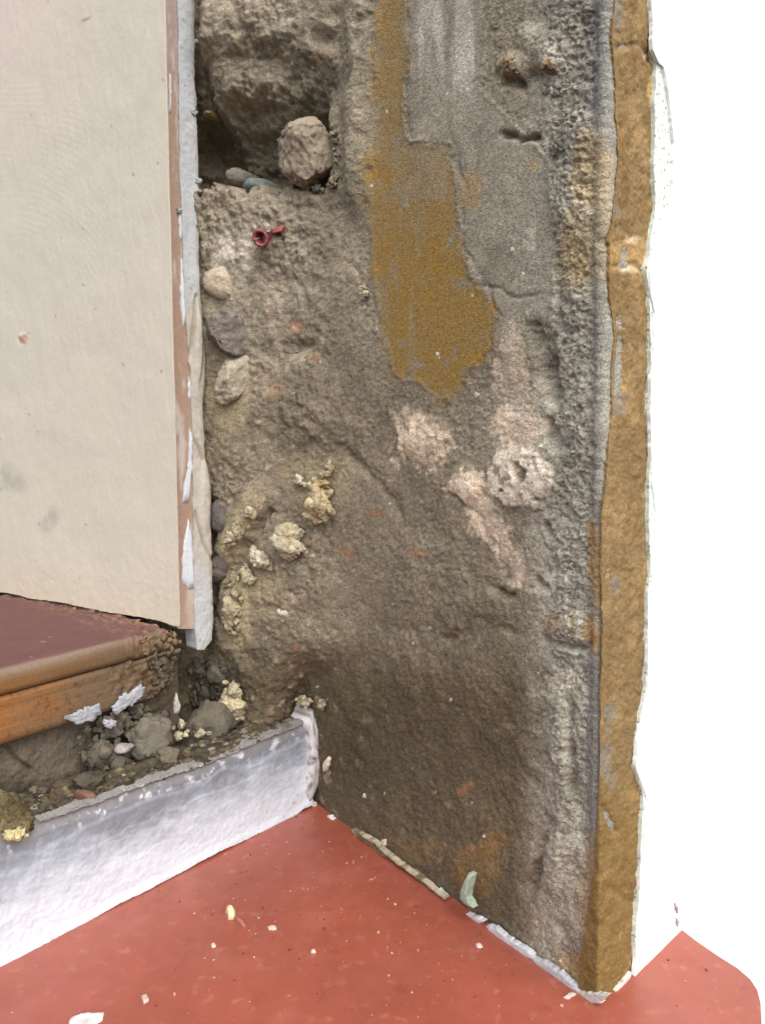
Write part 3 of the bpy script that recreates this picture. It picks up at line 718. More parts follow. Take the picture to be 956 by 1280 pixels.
WB_L = [(218, -420), (222, 0), (224, 120), (226, 230), (229, 320), (233, 400), (238, 470), (241, 560), (242, 640), (243, 700), (244, 790), (248, 812)]
WB_R = [(242, -420), (243, 0), (244, 100), (247, 160), (249, 250), (249, 330), (252, 390), (256, 450), (254, 520), (256, 570), (261, 600), (264, 650), (265, 700), (267, 770), (265, 800), (255, 812)]
WBM = mat('white_plaster_edge', None, 0.85, 0.2, fine=((300, 0.05), (900, 0.06)), bump=((350, 0.5, 0.0012),))
def wb_h(x, y, P):
    h = 0.0012 * fbm(P, 60, 3) + 0.0005 * fbm(P, 300, 3, .6, 4)
    for pl in ([(246, 370), (240, 430), (236, 450)], [(240, 545), (250, 560), (254, 575)], [(245, 640), (256, 680), (266, 700)]):
        h = h - 0.0022 * np.exp(-(linedist(x, y, pl) / 1.8) ** 2)
    h = h + 0.003 * sstep(1.1, .4, ell(x, y, 247, 430, 7, 60)) + .002 * sstep(1.1, .4, ell(x, y, 257, 620, 8, 50))
    return h
def wb_c(x, y, P, h):
    n2 = fbm(P, 120, 4, .6, 9); n1 = fbm(P, 40, 4, .6, 19)
    col = np.tile(lin(184, 187, 190), (len(x), 1))
    col = mixc(col, lin(184, 177, 164), sstep(350, 400, y) * (1 - sstep(690, 740, y)) * 0.85)
    col = mixc(col, lin(184, 172, 152), sstep(0.1, 0.4, n2) * 0.5 * sstep(330, 420, y))
    r = np.interp(y, [p[1] for p in WB_R], [p[0] for p in WB_R])
    col = mixc(col, lin(150, 136, 112), sstep(5, 0, r - x + 4 * n2) * 0.7)
    col = mixc(col, lin(140, 130, 118), sstep(0.2, 0.45, n2) * sstep(760, 800, y) * .8)
    for pl in ([(246, 370), (240, 430), (236, 450)], [(240, 545), (250, 560), (254, 575)], [(245, 640), (256, 680), (266, 700)]):
        col = mixc(col, lin(140, 126, 108), np.exp(-(linedist(x, y, pl) / 1.3) ** 2) * .7)
    d1, e1, r1 = cells(P, 130, 3.0)
    col = mixc(col, lin(110, 100, 90), sstep(0.12, 0.07, d1) * (r1 < 0.3) * 0.7)
    return np.clip(col, .02, .85)
ribbon('plaster_edge', WB_L, WB_R, 520, 26, edge_s, 0.0022, wb_h, wb_c, WBM, inner, skirt=0.014, amp=2.2, seed=8, key=1)
# white strips of paint left on the pink coat
WS = mat('paint_strip_white', tuple(lin(208, 214, 222)), 0.6, 0.4, fine=((300, 0.04),), bump=((260, 0.5, 0.0008),))
for i, ol in enumerate([[(227, 322), (231, 330), (233, 400), (230, 408), (226, 380)], [(236, 470), (240, 480), (239, 500), (236, 496)], [(237, 535), (241, 545), (239, 600), (236, 628), (229, 628), (231, 605), (236, 580)],
                        [(236, 650), (240, 665), (242, 700), (243, 735), (236, 737), (228, 725), (229, 690), (233, 665)], [(224, 262), (228, 268), (227, 300), (224, 296)], [(212, 90), (214, 92), (214, 140), (212, 138)]]):
    puff('paint_strip', ol, edge_s, 0.0005, WS, inner, off=0.0012, n=90, rings=4, power=8, rough=0.6, rscale=320, edge=2.0, sink=0.003, seed=i + 2)
# turquoise paint crumbs on the plaster edge
TQ = mat('turquoise_paint', tuple(lin(156, 165, 163)), 0.8, 0.3, fine=((500, 0.12),), bump=((500, 0.5, 0.0008),))
for i, (x, y, r) in enumerate([(246, 52, 3.5), (243, 140, 5), (249, 226, 4.5), (250, 240, 4), (252, 258, 6), (225, 263, 3)]):
    puff('paint_crumb', [(x - r, y - r * 1.1), (x + r * .3, y - r * .7), (x + r, y - r * .1), (x + r * .6, y + r * .5), (x + r * .2, y + r * 1.2), (x - r * .8, y + r * .4)], edge_s, 0.0012, TQ, inner, off=0.0026, n=26, rings=4, power=5, rough=0.9, rscale=500, edge=1.2, sink=0.002, seed=i + 1)

# ------------------------------------------------------------------ timber sill
ts = root('timber_sill', at_z(120.0, 830.0, z_sill), 'worn timber window sill with maroon painted top and bare orange brown front', 'window sill')
inn = -RISER.n
p_end = EDGE.pt(np.array(212.0), np.array(800.0)); 
s_end = (p_end - SILLF.p) @ rdir
def sill_pt(s, d, z):
    b = SILLF.p + rdir * s + inn * d
    return np.array([b[0], b[1], z])
def profile_board(name, prof, s0, s1, ns, m, cfun, hn, parent):
    pr = np.array(prof, float)
    prr = resample(pr, 60)
    ss = np.linspace(s0, s1, ns)
    V = np.array([[sill_pt(s, d, z) for (d, z) in prr] for s in ss])
    fl = V.reshape(-1, 3)
    S_ = np.repeat(ss, 60); T_ = np.tile(np.linspace(0, 1, 60), ns)
    G = np.stack([S_, T_ * 0.1, np.zeros_like(S_)], 1)
    dirn = np.tile(np.array([-inn[0], -inn[1], 0.5]), (len(fl), 1))
    end = sstep(s1 - 0.05, s1 - 0.005, S_ + 0.012 * fbm(fl, 90, 3))
    fl = fl + dirn * (hn * fbm(G * np.array([8, 260, 1]), 1, 4, .6) + end * 0.012 * (fbm(fl, 130, 4, .65, 3) - 0.3))[:, None]
    idx = np.arange(ns * 60).reshape(ns, 60)
    Fq = np.stack([idx[:-1, :-1], idx[:-1, 1:], idx[1:, 1:], idx[1:, :-1]], -1).reshape(-1, 4)
    col = cfun(S_, T_, G, fl, end)
    f0 = Fq[10]; nn = np.cross(fl[f0[1]] - fl[f0[0]], fl[f0[3]] - fl[f0[0]])
    k = len(fl); 
    if nn[2] < 0: Fq = Fq[:, ::-1]
    # end cap
    c = len(fl); fl = np.concatenate([fl, fl[idx[-1]].mean(0)[None]]); col = np.concatenate([col, col[idx[-1, :1]]])
    cap = np.stack([idx[-1, :-1], idx[-1, 1:], np.full(59, c), np.full(59, c)], -1)
    me = make_mesh(name, fl, Fq, col)
    o = link(name, me, m, parent)
    return o
WD = mat('bare_wood', None, 0.75, 0.25, fine=((700, 0.12),), bump=((450, 0.4, 0.0008),))
zs = z_sill
tb0 = SILLF.pt(np.array(0.0), np.array(872.0))[2]
tb1 = SILLF.pt(np.array(0.0), np.array(935.0))[2]
def top_c(S_, T_, G, P, end):
    g = fbm(G * np.array([10, 900, 1]), 1, 4, .6, 3); n = fbm(P, 60, 4, .6, 4); n2 = fbm(P * np.array([1, 1, 2]), 200, 3, .6, 14)
    d = (P - SILLF.p) @ inn
    col = np.tile(lin(98, 66, 63), (len(S_), 1))
    col = col * (1 + .12 * g + .18 * n)[:, None]
    ar = sstep(0.0055, 0.002, d + 0.003 * n)
    col = mixc(col, lin(120, 104, 90), ar)
    fr = sstep(zs - 0.002, zs - 0.008, P[:, 2] + 0.003 * n)
    ck = lin(124, 88, 50, 1.0)
    col = mixc(col, ck * 1.0, fr * (0.5 + .5 * sstep(-0.4, .1, n + 0.0)))
    col = col * np.clip(1 + fr * .7 * g, .3, 1.7)[:, None]
    rot = sstep(s_end - 0.14, s_end - 0.03, S_ + 0.04 * n)
    col = mixc(col, lin(104, 88, 68), rot * fr * .8)
    col = mixc(col, lin(150, 112, 86), end * sstep(0, .3, n2) * .8); col = mixc(col, lin(104, 96, 84), end * sstep(0, .3, -n2) * .8)
    col = mixc(col, lin(176, 160, 152), (1 - fr) * sstep(.44, .55, fbm(P, 150, 3, .6, 24)) * .3)
    return np.clip(col, .015, .8)
def low_c(S_, T_, G, P, end):
    g = fbm(G * np.array([10, 700, 1]), 1, 4, .6, 3); n = fbm(P, 50, 4, .6, 7); n2 = fbm(P, 160, 4, .6, 14)
    col = np.tile(lin(136, 90, 48, 1.0), (len(S_), 1)) * np.clip(1 + .6 * g + .25 * n, .3, 1.7)[:, None]
    z = P[:, 2]
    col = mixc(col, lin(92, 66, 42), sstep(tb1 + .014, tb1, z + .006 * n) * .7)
    rot = sstep(s_end - 0.15, s_end - 0.05, S_ + 0.05 * n)
    col = mixc(col, lin(96, 84, 68), rot * .85)
    col = mixc(col, lin(60, 48, 38), sstep(.1, .45, n2) * .6)
    return np.clip(col, .015, .8)
S0 = (RISER.pt(np.array(-300.0), np.array(1000.0)) - SILLF.p) @ rdir
r_ = 0.0022
profile_board('top_board', [(0.22, zs), (0.02, zs), (r_, zs), (r_ * .5, zs - .0006), (r_ * .15, zs - .0022), (0, zs - .0055), (0.0005, tb0 + .004), (0.002, tb0 + .0008), (0.006, tb0)], S0, s_end - .006, 300, WD, top_c, 0.0005, ts)
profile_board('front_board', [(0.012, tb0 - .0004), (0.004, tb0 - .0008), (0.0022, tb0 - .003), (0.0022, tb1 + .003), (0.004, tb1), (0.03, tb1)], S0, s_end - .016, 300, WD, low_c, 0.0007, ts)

# ------------------------------------------------------------------ mortar bed, blocks and debris on the ledge
bed_s = lambda px, py, off=0.0: SILLF.pt(px, py, off - 0.016)
def bed_h(x, y, P):
    h = 0.004 * fbm(P, 40, 4, .55) + 0.0015 * fbm(P, 200, 4, .6, 4)
    h = h - 0.004 * np.exp(-(linedist(x + 3 * fbm(P, 100, 2), y, [(6, 930), (22, 950), (40, 962)]) / 2.0) ** 2)
    return h
def bed_c(x, y, P, h):
    n = fbm(P, 60, 4, .6, 3); n2 = fbm(P, 220, 3, .6, 5)
    col = np.tile(lin(96, 87, 76), (len(x), 1)); col = mixc(col, lin(58, 52, 45), sstep(960, 1000, y + 10 * n))
    col = mixc(col, lin(84, 72, 58), sstep(90, 160, x + 40 * n) * .7)
    return np.clip(col * (1 + .25 * n + .25 * n2)[:, None], .01, .7)
BD = mat('damp_mortar', None, 0.95, 0.15, fine=((600, .2), (1300, .2)), bump=((400, .6, .0012),))
o = ribbon('mortar_bed', [(-160, 990), (0, 912), (100, 880), (180, 846), (222, 828)], [(-160, 1090), (0, 1030), (100, 1000), (180, 965), (225, 945)], 260, 70, bed_s, 0.0, bed_h, bed_c, BD, pier, skirt=0.02, key=0)
led = zplane(z_ledge - 0.0035)
LB = [(-160, 1040), (0, 972), (60, 948), (120, 922), (180, 892), (230, 878), (320, 878), (400, 866)]
LF = [(-160, 1108), (0, 1048), (60, 1026), (120, 1006), (180, 983), (230, 965), (320, 928), (402, 891)]
def led_h(x, y, P):
    d, e, r = cells(P, 130, 2.0); d2, e2, r2 = cells(P, 55, 7.0)
    return 0.004 * fbm(P, 45, 4, .55) + .003 * np.clip(.7 - d, 0, 1) * (r > .4) + .006 * np.clip(.6 - d2, 0, 1) * (r2 > .6) + .0012 * fbm(P, 260, 3, .6) + .002
def led_c(x, y, P, h):
    n = fbm(P, 60, 4, .6, 3); n2 = fbm(P, 260, 3, .6, 5); d, e, r = cells(P, 130, 2.0)
    col = np.tile(lin(78, 70, 58, 1.1), (len(x), 1)); col = mixc(col, lin(52, 46, 38, 1.2), sstep(0, .35, n))
    col = mixc(col, lin(132, 118, 84), (r > .8) * sstep(.5, .3, d) * .7)
    col = mixc(col, lin(150, 146, 140), (r < .06) * sstep(.4, .25, d) * .8)
    return np.clip(col * (1 + .3 * n2)[:, None], .01, .7)
o = ribbon('debris_bed', LB, LF, 330, 70, led, 0.0, led_h, led_c, BD, None, skirt=0.02, key=0)
tag(o, 'dark damp bed of crumbled mortar and grit on the ledge behind the white upstand', 'rubble', kind='stuff')

# crumbs: uncountable grit on the ledge and on the red sill
def scatter(name, pts, sizes, cols, label, cat, m, seed):
    r = np.random.RandomState(seed); V0, F0 = ICO[1]
    Vs = []; Fs = []; Cs = []; k = 0
    for p, s, c in zip(pts, sizes, cols):
        V = V0 * (0.55 + 0.9 * r.rand(len(V0)))[:, None]
        V = V * s * np.array([.9 + .5 * r.rand(), 0.7 + 0.5 * r.rand(), 0.6 + 0.5 * r.rand()])
        a = r.rand() * 6.28; ca, sa = math.cos(a), math.sin(a)
        V = V @ np.array([[ca, -sa, 0], [sa, ca, 0], [0, 0, 1]]).T + p + np.array([0, 0, s * 0.25])
        Vs.append(V); Fs.append(F0 + k); Cs.append(np.tile(c, (len(V), 1))); k += len(V)
    me = make_mesh(name, np.concatenate(Vs), np.concatenate(Fs), np.concatenate(Cs), False)
    return tag(link(name, me, m), label, cat, kind='stuff')
GRIT = mat('grit', None, 0.95, 0.15, fine=((800, .2),), bump=((700, .5, .0006),))
r = np.random.RandomState(4)
pts = []; sz = []; cl_ = []
pal = [lin(92, 84, 70), lin(72, 64, 54), lin(112, 102, 84), lin(60, 54, 48), lin(134, 128, 118), lin(96, 78, 60), lin(116, 106, 80), lin(66, 60, 52), lin(78, 70, 60)]
for _ in range(7000):
    x = r.uniform(-40, 398); lo = np.interp(x, [p[0] for p in LB], [p[1] for p in LB]); hi = np.interp(x, [p[0] for p in LF], [p[1] for p in LF])
    y = lo + (hi - lo) * r.rand()
    p = at_z(np.array(x), np.array(y), z_ledge - .002)
    pts.append(p); sz.append(.0004 + .0030 * r.rand() ** 6); cl_.append(pal[r.randint(len(pal))] * r.uniform(.7, 1.1))
scatter('ledge_grit', pts, sz, cl_, 'loose brown and grey crumbs lying over the damp ledge', 'grit', GRIT, 5)
pts = []; sz = []; cl_ = []
pal2 = [lin(164, 116, 94), lin(158, 108, 86), lin(122, 72, 60), lin(118, 68, 57), lin(180, 150, 130), lin(140, 90, 74)]
base = lambda x: np.where(x < 388, np.interp(x, [0, 388], [1207, 1004]), np.interp(x, [388, 745, 850, 950], [1006, 1256, 1165, 1240]))
for _ in range(2600):
    x = r.uniform(-20, 900)
    y = float(base(x)) + 6 + abs(r.normal()) * 95 if r.rand() < .75 else r.uniform(1010, 1290)
    if y < float(base(x)) + 2 or y > 1300: continue
    if r.rand() > np.exp(-((x - 420) / 200) ** 2) + .05: continue
    p = at_z(np.array(x), np.array(y), 0.0)
    pts.append(p); sz.append(.00014 + .0008 * r.rand() ** 5); cl_.append(pal2[r.randint(len(pal2))] * r.uniform(.7, 1.1))
scatter('sill_grit', pts, sz, cl_, 'fine sandy grit and paint dust scattered over the red sill', 'grit', GRIT, 6)

# ------------------------------------------------------------------ stones and lumps
def stone_c(c, k=1.0, amt=.3, sc_=150, c2=None):
    c = lin(*c, k); c2_ = lin(*c2, k) if c2 else c * .6
    def f(*a):
        P = a[2] if len(a) > 1 else a[0]
        n = fbm(P, sc_, 4, .6, 3); n2 = fbm(P, sc_ * .3, 3, .6, 8)
        return np.clip(mixc(np.tile(c, (len(P), 1)), c2_, sstep(-.1, .4, n2) * .7) * (1 + amt * n)[:, None], .012, .8)
    return f
ST = mat('stone', None, 0.9, 0.2, fine=((600, .15), (1400, .15)), bump=((380, .6, .0014), (1200, .5, .0006)))
# loose boulder wedged in the hollow
def depth_at(px, py, off): return surf(np.array(float(px)), np.array(float(py)), off)
o = rock('loose_stone', surf(np.array(391.0), np.array(196.0), -0.001), (.0275, .021, .0255), ST, None, seed=31, sub=5, facets=13, nz=.05, cut=.60, rot=.5, yaw=.5, cfun=stone_c((152, 140, 122), 1.0, .3, 160, (122, 110, 94)))
tag(o, 'rounded fist of grey brown stone wedged in the hollow at the top of the masonry', 'stone')
o = puff('loose_stone', [(286, 216), (300, 210), (310, 216), (309, 228), (300, 235), (289, 232)], surf, .012, ST, off=-.022, n=48, rings=10, rough=.14, rscale=200, sink=.02, cfun=stone_c((116, 110, 100), 1.3))
tag(o, 'small dark pebble lying in the shaded hollow left of the big stone', 'stone')
o = puff('loose_stone', [(306, 232), (316, 222), (330, 224), (338, 236), (324, 244), (308, 242)], surf, .010, ST, off=-.012, n=48, rings=10, rough=.2, rscale=200, sink=.02, cfun=stone_c((96, 102, 100), 1.3))
tag(o, 'flat grey green pebble just below the dark pebble in the hollow', 'stone')
def crumble(name, ol, S, depth, m, parent=None, off=0.0, cfun=None, seed=1, count=30, rmin=2.6, torn=.55, spikes=(), rmax=99.0, facets=0):
    """torn crumbly lump: many ragged crumbs grown together inside an outline on surface S"""
    r = np.random.RandomState(seed * 13 + 5); p = np.array(ol, float)
    lo, hi = p.min(0), p.max(0); C = []
    while len(C) < count:
        q = lo + (hi - lo) * r.rand(2); d = inpoly(q[:1], q[1:], ol)[0]
        if d > rmin * .8: C.append((q[0], q[1], min(rmax * (.45 + .6 * r.rand() ** 2), max(rmin, d * (.55 + .4 * r.rand())))))
    dm = max(c[2] for c in C)
    S2 = surf if S.__name__ == 'msurf' else S
    V0, F0 = ICO[4 if count < 48 and not facets else 3]; Vs = []; Fs = []; Px = []; Kc = []; k = 0
    for (x, y, rr) in C + [tuple(q) for q in spikes]:
        a = np.array([x, x + .7, x]); b = np.array([y, y, y + .7])
        g = S2(a, b, 0.0); nn = np.cross(g[1] - g[0], g[2] - g[0]); nn /= np.linalg.norm(nn)
        if nn.dot(CAM - g[0]) < 0: nn = -nn
        base_ = S(a[:1], b[:1], off)[0]
        px = np.linalg.norm(base_ - CAM) / F_PX; R_ = rr * px * 1.05
        stretch = np.array([.65 + .8 * r.rand(), .7 + .6 * r.rand(), .65 + .9 * r.rand()])
        c = base_ + nn * (depth * (.25 + .5 * min(1, rr / dm)) - R_ * .35)
        VB = rock_verts(3, (1, 1, 1), seed * 100 + len(Vs), facets, .05, .52)[0] if facets else V0
        V = VB * stretch * R_
        V = V + V0 * (R_ * torn * (fbm(V + c, 1.7 / R_, 5, .68, seed + k * .01)))[:, None]
        V = V + V0 * (.0017 * fbm(V + c, 600, 3, .7, seed))[:, None]
        V = V + c
        Vs.append(V); Fs.append(F0 + k); Px.append(np.tile([x, y], (len(V), 1))); Kc.append(np.full(len(V), r.uniform(.68, 1.25))); k += len(V)
    V = np.concatenate(Vs); Px = np.concatenate(Px)
    col = cfun(Px[:, 0], Px[:, 1], V, None) if cfun else None
    if col is not None: col = np.clip(col * np.concatenate(Kc)[:, None], .01, .85)
    return link(name, make_mesh(name, V, np.concatenate(Fs), col), m, parent)
# stones bedded in the wall
def bedded(ol, depth, c, k=1.35, off=0.0, c2=None, rough=.12, power=2.4, rs=180, lab=None, m=ST, n=60, rings=14, edge=1.5, seed=1.0, nm='stone', sink=.012):
    o = puff(nm, ol, msurf, depth, m, pier, off=off - .0012, n=n, rings=rings, power=power, rough=rough, rscale=rs, edge=edge, sink=sink, cfun=stone_c(c, k, .22, 160, c2), seed=seed)
    if lab: o['label'] = lab
    return o
bedded([(254, 352), (257, 341), (268, 335), (284, 332), (289, 342), (292, 358), (290, 370), (280, 377), (264, 370), (255, 362)], .008, (182, 168, 148), 1.05, c2=(162, 148, 128), rough=.06, lab='smooth pale cream pebble in the wall')
o = rock('stone', surf(np.array(286.0), np.array(414.0), -.001), (.0205, .016, .0245), ST, pier, seed=44, sub=5, facets=18, nz=.05, cut=.58, rot=-.25, yaw=.6, cfun=stone_c((122, 114, 106), 1.1, .5, 260, (82, 78, 75)))
o['label'] = 'dark grey jagged stone in the wall'
o = rock('stone', surf(np.array(296.0), np.array(468.0), -.0015), (.0150, .013, .0260), ST, pier, seed=52, sub=5, facets=18, nz=.07, cut=.55, rot=-.75, yaw=.3, cfun=stone_c((166, 156, 138), 1.05, .4, 200, (146, 136, 118)))
o['label'] = 'pale split stone under the dark jagged one'
bedded([(262, 632), (272, 624), (286, 640), (288, 660), (280, 668), (266, 662)], .008, (92, 86, 82), 1.2, c2=(76, 70, 68), rough=.2, seed=2)
bedded([(262, 700), (276, 690), (288, 700), (286, 722), (270, 730), (260, 718)], .008, (96, 88, 80), 1.2, c2=(76, 70, 68), rough=.2, seed=3)
bedded([(254, 5), (272, 0), (282, 12), (278, 34), (264, 40), (252, 26)], .008, (150, 148, 142), 1.2, rough=.2, seed=4)
for i, (x, y, rx, ry, c) in enumerate([(326, 85, 11, 8, (186, 172, 146)), (320, 28, 8, 6, (92, 86, 80)), (360, 32, 7, 8, (84, 80, 76)), (260, 142, 6, 4, (188, 160, 100)), (338, 68, 8, 7, (150, 112, 76)), (300, 92, 14, 8, (140, 128, 108)), (394, 92, 12, 9, (128, 118, 100)),
                                       (364, 436, 12, 7, (104, 98, 88)), (370, 412, 11, 9, (168, 142, 114)), (366, 484, 9, 9, (120, 116, 114)), (348, 490, 12, 12, (160, 132, 112)), (345, 258, 14, 6, (150, 150, 140)), (440, 345, 9, 12, (146, 134, 116)),
                                       (312, 268, 10, 6, (168, 156, 130))]):
    a = np.linspace(0, 2 * math.pi, 11)[:-1]; rr = np.random.RandomState(i + 40); k = .8 + .4 * rr.rand(10)
    bedded([(x + rx * math.cos(t) * q, y + ry * math.sin(t) * q) for t, q in zip(a, k)], .0012 + .0001 * max(rx, ry), tuple(.6 * v + .4 * w for v, w in zip(c, (132, 120, 102))), 1.3, off=0.0, rough=.25, n=30, rings=7, edge=2.2, seed=i + 5)
bedded([(346, 760), (354, 757), (364, 766), (360, 772), (348, 768)], .004, (206, 196, 178), 1.1, rough=.2, n=30, rings=6, nm='plaster_chip', seed=30)
for i, (x, y, s) in enumerate([(521, 103, 5), (588, 110, 6), (546, 443, 5), (595, 493, 5), (560, 110, 4), (470, 410, 4), (646, 158, 3), (456, 385, 3), (568, 608, 6), (455, 995, 3), (640, 312, 4)]):
    rr = np.random.RandomState(i); a = np.linspace(0, 6.28, 8)[:-1]
    bedded([(x + s * math.cos(t) * (.6 + .7 * rr.rand()), y + s * math.sin(t) * (.6 + .7 * rr.rand())) for t in a], .0003, (200, 190, 176), 1.1, off=.0016, rough=.6, n=24, rings=3, power=8, nm='plaster_chip', seed=i + 9, sink=.001, edge=1.8)

for i, (ol, c) in enumerate([([(630, 82), (640, 72), (654, 72), (662, 82), (656, 94), (640, 94)], (150, 128, 98)), ([(682, 80), (692, 76), (702, 84), (698, 94), (686, 92)], (128, 108, 84)),
                             ([(674, 108), (690, 98), (706, 104), (706, 118), (690, 124), (678, 118)], (138, 134, 124)), ([(700, 146), (714, 138), (732, 146), (728, 162), (708, 162)], (136, 130, 120)),
                             ([(688, 182), (702, 176), (714, 186), (704, 196), (690, 194)], (132, 126, 114)), ([(706, 762), (722, 760), (732, 776), (724, 798), (708, 796)], (150, 138, 116)), ([(696, 700), (714, 694), (722, 708), (706, 716)], (140, 134, 124)),
                             ([(350, 226), (380, 232), (404, 228), (428, 212), (432, 232), (404, 244), (366, 246)], (138, 128, 112)), ([(412, 150), (424, 150), (430, 200), (424, 214), (416, 200)], (128, 118, 102))]):
    crumble('mortar_crumb', ol, msurf if i < 7 else surf, .002, ST, pier, -.001, stone_c(c, 1.25, .4, 240), 60 + i, 16, 2.4, .6, (), 6.0, 9)
# foam lumps
FM = mat('foam', None, 0.9, 0.15, fine=((700, .10), (1500, .10)), bump=((360, 1.0, .003), (900, .9, .0014)))
def foam(ol, depth, c, c2, label, off=0.0, rough=.3, seed=1, n=60, rings=10, S=msurf, power=2.0, spikes=(), count=None, cfun=None, torn=.55, rmin=2.6):
    c = tuple(.42 * v + .58 * w for v, w in zip(c, (202, 195, 179))); c2 = tuple(.6 * v + .4 * w for v, w in zip(c2, (160, 150, 130)))
    o = crumble('foam_lump', ol, S, depth, FM, None, off, cfun or stone_c(c, 1.0, .3, 260, c2), seed, count or (30 if n > 60 else 16), rmin, .75, spikes, 99.0, 8)
    return tag(o, label, 'foam')
foam([(388, 600), (396, 598), (404, 592), (412, 580), (418, 573), (421, 590), (422, 610), (424, 622), (426, 638), (418, 648), (414, 657), (404, 654), (396, 656), (388, 650), (390, 632), (386, 612)], .016, (206, 178, 120), (176, 124, 58), 'spiky lump of yellow foam with orange torn edge stuck in the corner', seed=1, n=110, count=46, torn=.8, spikes=((418, 578, 3.2), (419, 584, 4), (417, 591, 5), (424, 640, 3)))
foam([(370, 596), (372, 588), (378, 594), (388, 600), (386, 612), (376, 606), (368, 606)], .006, (206, 190, 150), (180, 160, 120), 'thin pale foam scrap beside the spiky yellow lump', seed=2, n=50, rings=10)
foam([(348, 662), (358, 650), (372, 648), (384, 660), (388, 676), (388, 690), (374, 697), (360, 692), (348, 686), (346, 674)], .016, (216, 200, 158), (200, 178, 128), 'rounded pale cream foam lump in the middle of the masonry corner', seed=3, n=110)
foam([(314, 686), (322, 681), (336, 690), (346, 700), (346, 712), (334, 713), (322, 706), (312, 696)], .011, (196, 182, 150), (170, 154, 118), 'feathery grey cream foam lump below left of the rounded pale lump', seed=4, n=70, rings=14)
foam([(306, 700), (316, 706), (326, 722), (324, 732), (312, 728), (302, 716)], .008, (172, 156, 110), (140, 126, 86), 'dull olive foam lump lowest in the diagonal row of foam', seed=5, n=60, rings=12)
foam([(334, 620), (338, 632), (324, 652), (306, 676), (292, 690), (284, 692), (290, 670), (306, 644), (322, 628)], .009, (186, 168, 124), (160, 142, 106), 'long sandy foam ridge running diagonally beside the white plaster edge', seed=6, n=90, rings=12, rough=.3)
foam([(288, 720), (298, 712), (310, 730), (310, 765), (304, 792), (290, 796), (282, 770), (284, 742)], .007, (166, 150, 104), (134, 122, 86), 'drab yellow foam smear at the foot of the white plaster edge', seed=7, n=70, rings=12, rough=.3)
foam([(454, 358), (460, 356), (466, 366), (464, 376), (456, 374)], .005, (214, 198, 150), (196, 178, 130), 'tiny pale yellow foam crumb beside the ochre patch', seed=8, n=30, rings=8)
foam([(282, 849), (292, 846), (306, 850), (309, 866), (315, 884), (312, 896), (300, 900), (290, 890), (280, 876), (278, 866)], .013, (196, 176, 126), (176, 152, 100), 'upright pale foam chunk against the wall above the ledge', off=.003, seed=9, rough=.3, n=80, rings=16, power=3.2)
foam([(376, 872), (388, 862), (394, 866), (400, 876), (394, 884), (378, 880)], .009, (190, 174, 128), (160, 144, 104), 'small pale foam lump in the corner just above the upstand nib', off=.002, seed=10, n=50, rings=10)
foam([(404, 874), (410, 870), (414, 880), (408, 886), (402, 884)], .005, (168, 154, 112), (140, 126, 90), 'tiny drab foam crumb at the corner right of the upstand nib', off=.001, seed=11, n=30, rings=8)

# lumps lying on the ledge
def on_ledge(px, py, dz=0.0): return at_z(np.array(float(px)), np.array(float(py)), z_ledge + dz)
def lrock(px, py, w, d, h, c, label, cat='stone', seed=1, nm='rubble_stone', k=1.0, c2=None, m=ST, dz=0.0, **kw):
    o = rock(nm, on_ledge(px, py, dz), (w, d, h), m, None, seed=seed, cfun=stone_c(c, k, .35, 140, c2), **kw)
    return tag(o, label, cat)
lrock(262, 905, .026, .018, .020, (100, 94, 82), 'dark squared stone block under the foot of the plaster edge', seed=3, facets=14, cut=.62, yaw=.7, dz=.006)
lrock(192, 925, .016, .014, .020, (112, 106, 94), 'grey mortar block beside the dark gap at the sill end', seed=5, facets=14, cut=.6, yaw=.7, dz=.012)
lrock(112, 978, .012, .010, .008, (80, 72, 62), 'small black mortar lump on the ledge behind the wood splinter', seed=11, dz=.002)
lrock(210, 945, .010, .008, .008, (104, 96, 82), 'small brown mortar lump beside the cream pebble on the ledge', seed=12, dz=.002)
lrock(156, 935, .008, .006, .004, (150, 142, 138), 'flat mauve grey chip lying among the dark rubble under the timber sill', seed=13, sub=3, yaw=.4, dz=.012)
foam([(212, 914), (222, 906), (236, 910), (240, 920), (230, 936), (222, 930), (214, 922)], .008, (206, 190, 140), (182, 162, 112), 'cream lump of foam lying on the dark ledge', S=zplane(z_ledge), off=.004, seed=12, n=50, rings=10, rough=.3)
foam([(244, 914), (262, 908), (270, 914), (262, 926), (248, 930), (240, 924)], .007, (150, 136, 92), (120, 106, 72), 'flat olive scrap of foam next to the cream lump on the ledge', S=zplane(z_ledge), off=.002, seed=13, n=50, rings=10, rough=.3)
def moss_c(x, y, P, h):
    a = stone_c((112, 100, 72), 1.0, .4, 200, (74, 66, 48))(x, y, P, h); b = stone_c((200, 186, 140), 1.0, .3, 260, (160, 146, 104))(x, y, P, h)
    m_ = sstep(1040, 1052, y + 6 * fbm(P, 120, 3)); return a * (1 - m_[:, None]) + b * m_[:, None]
foam([(-30, 1024), (-10, 1008), (20, 1006), (40, 1018), (46, 1036), (40, 1052), (22, 1059), (4, 1052), (-20, 1054)], .010, (150, 136, 96), (110, 98, 70), 'big mossy lump overhanging the left end of the upstand with pale yellow lip', S=zplane(z_ledge), off=.002, seed=14, n=110, count=46, cfun=moss_c)
rot_s = lambda px, py, off=0.0: SILLF.pt(px, py, off - 0.006)
for i_, (ol, c_) in enumerate([([(168, 796), (206, 786), (226, 792), (224, 818), (204, 822), (176, 822)], (124, 104, 82)), ([(184, 820), (222, 816), (218, 846), (206, 868), (190, 862)], (96, 86, 72))]):
    crumble('rotten_end', ol, rot_s, .004, ST, ts, 0.0, stone_c(c_, 1.0, .45, 200, (74, 66, 56)), 40 + i_, 60, 1.8, .5, (), 5.0, 9)
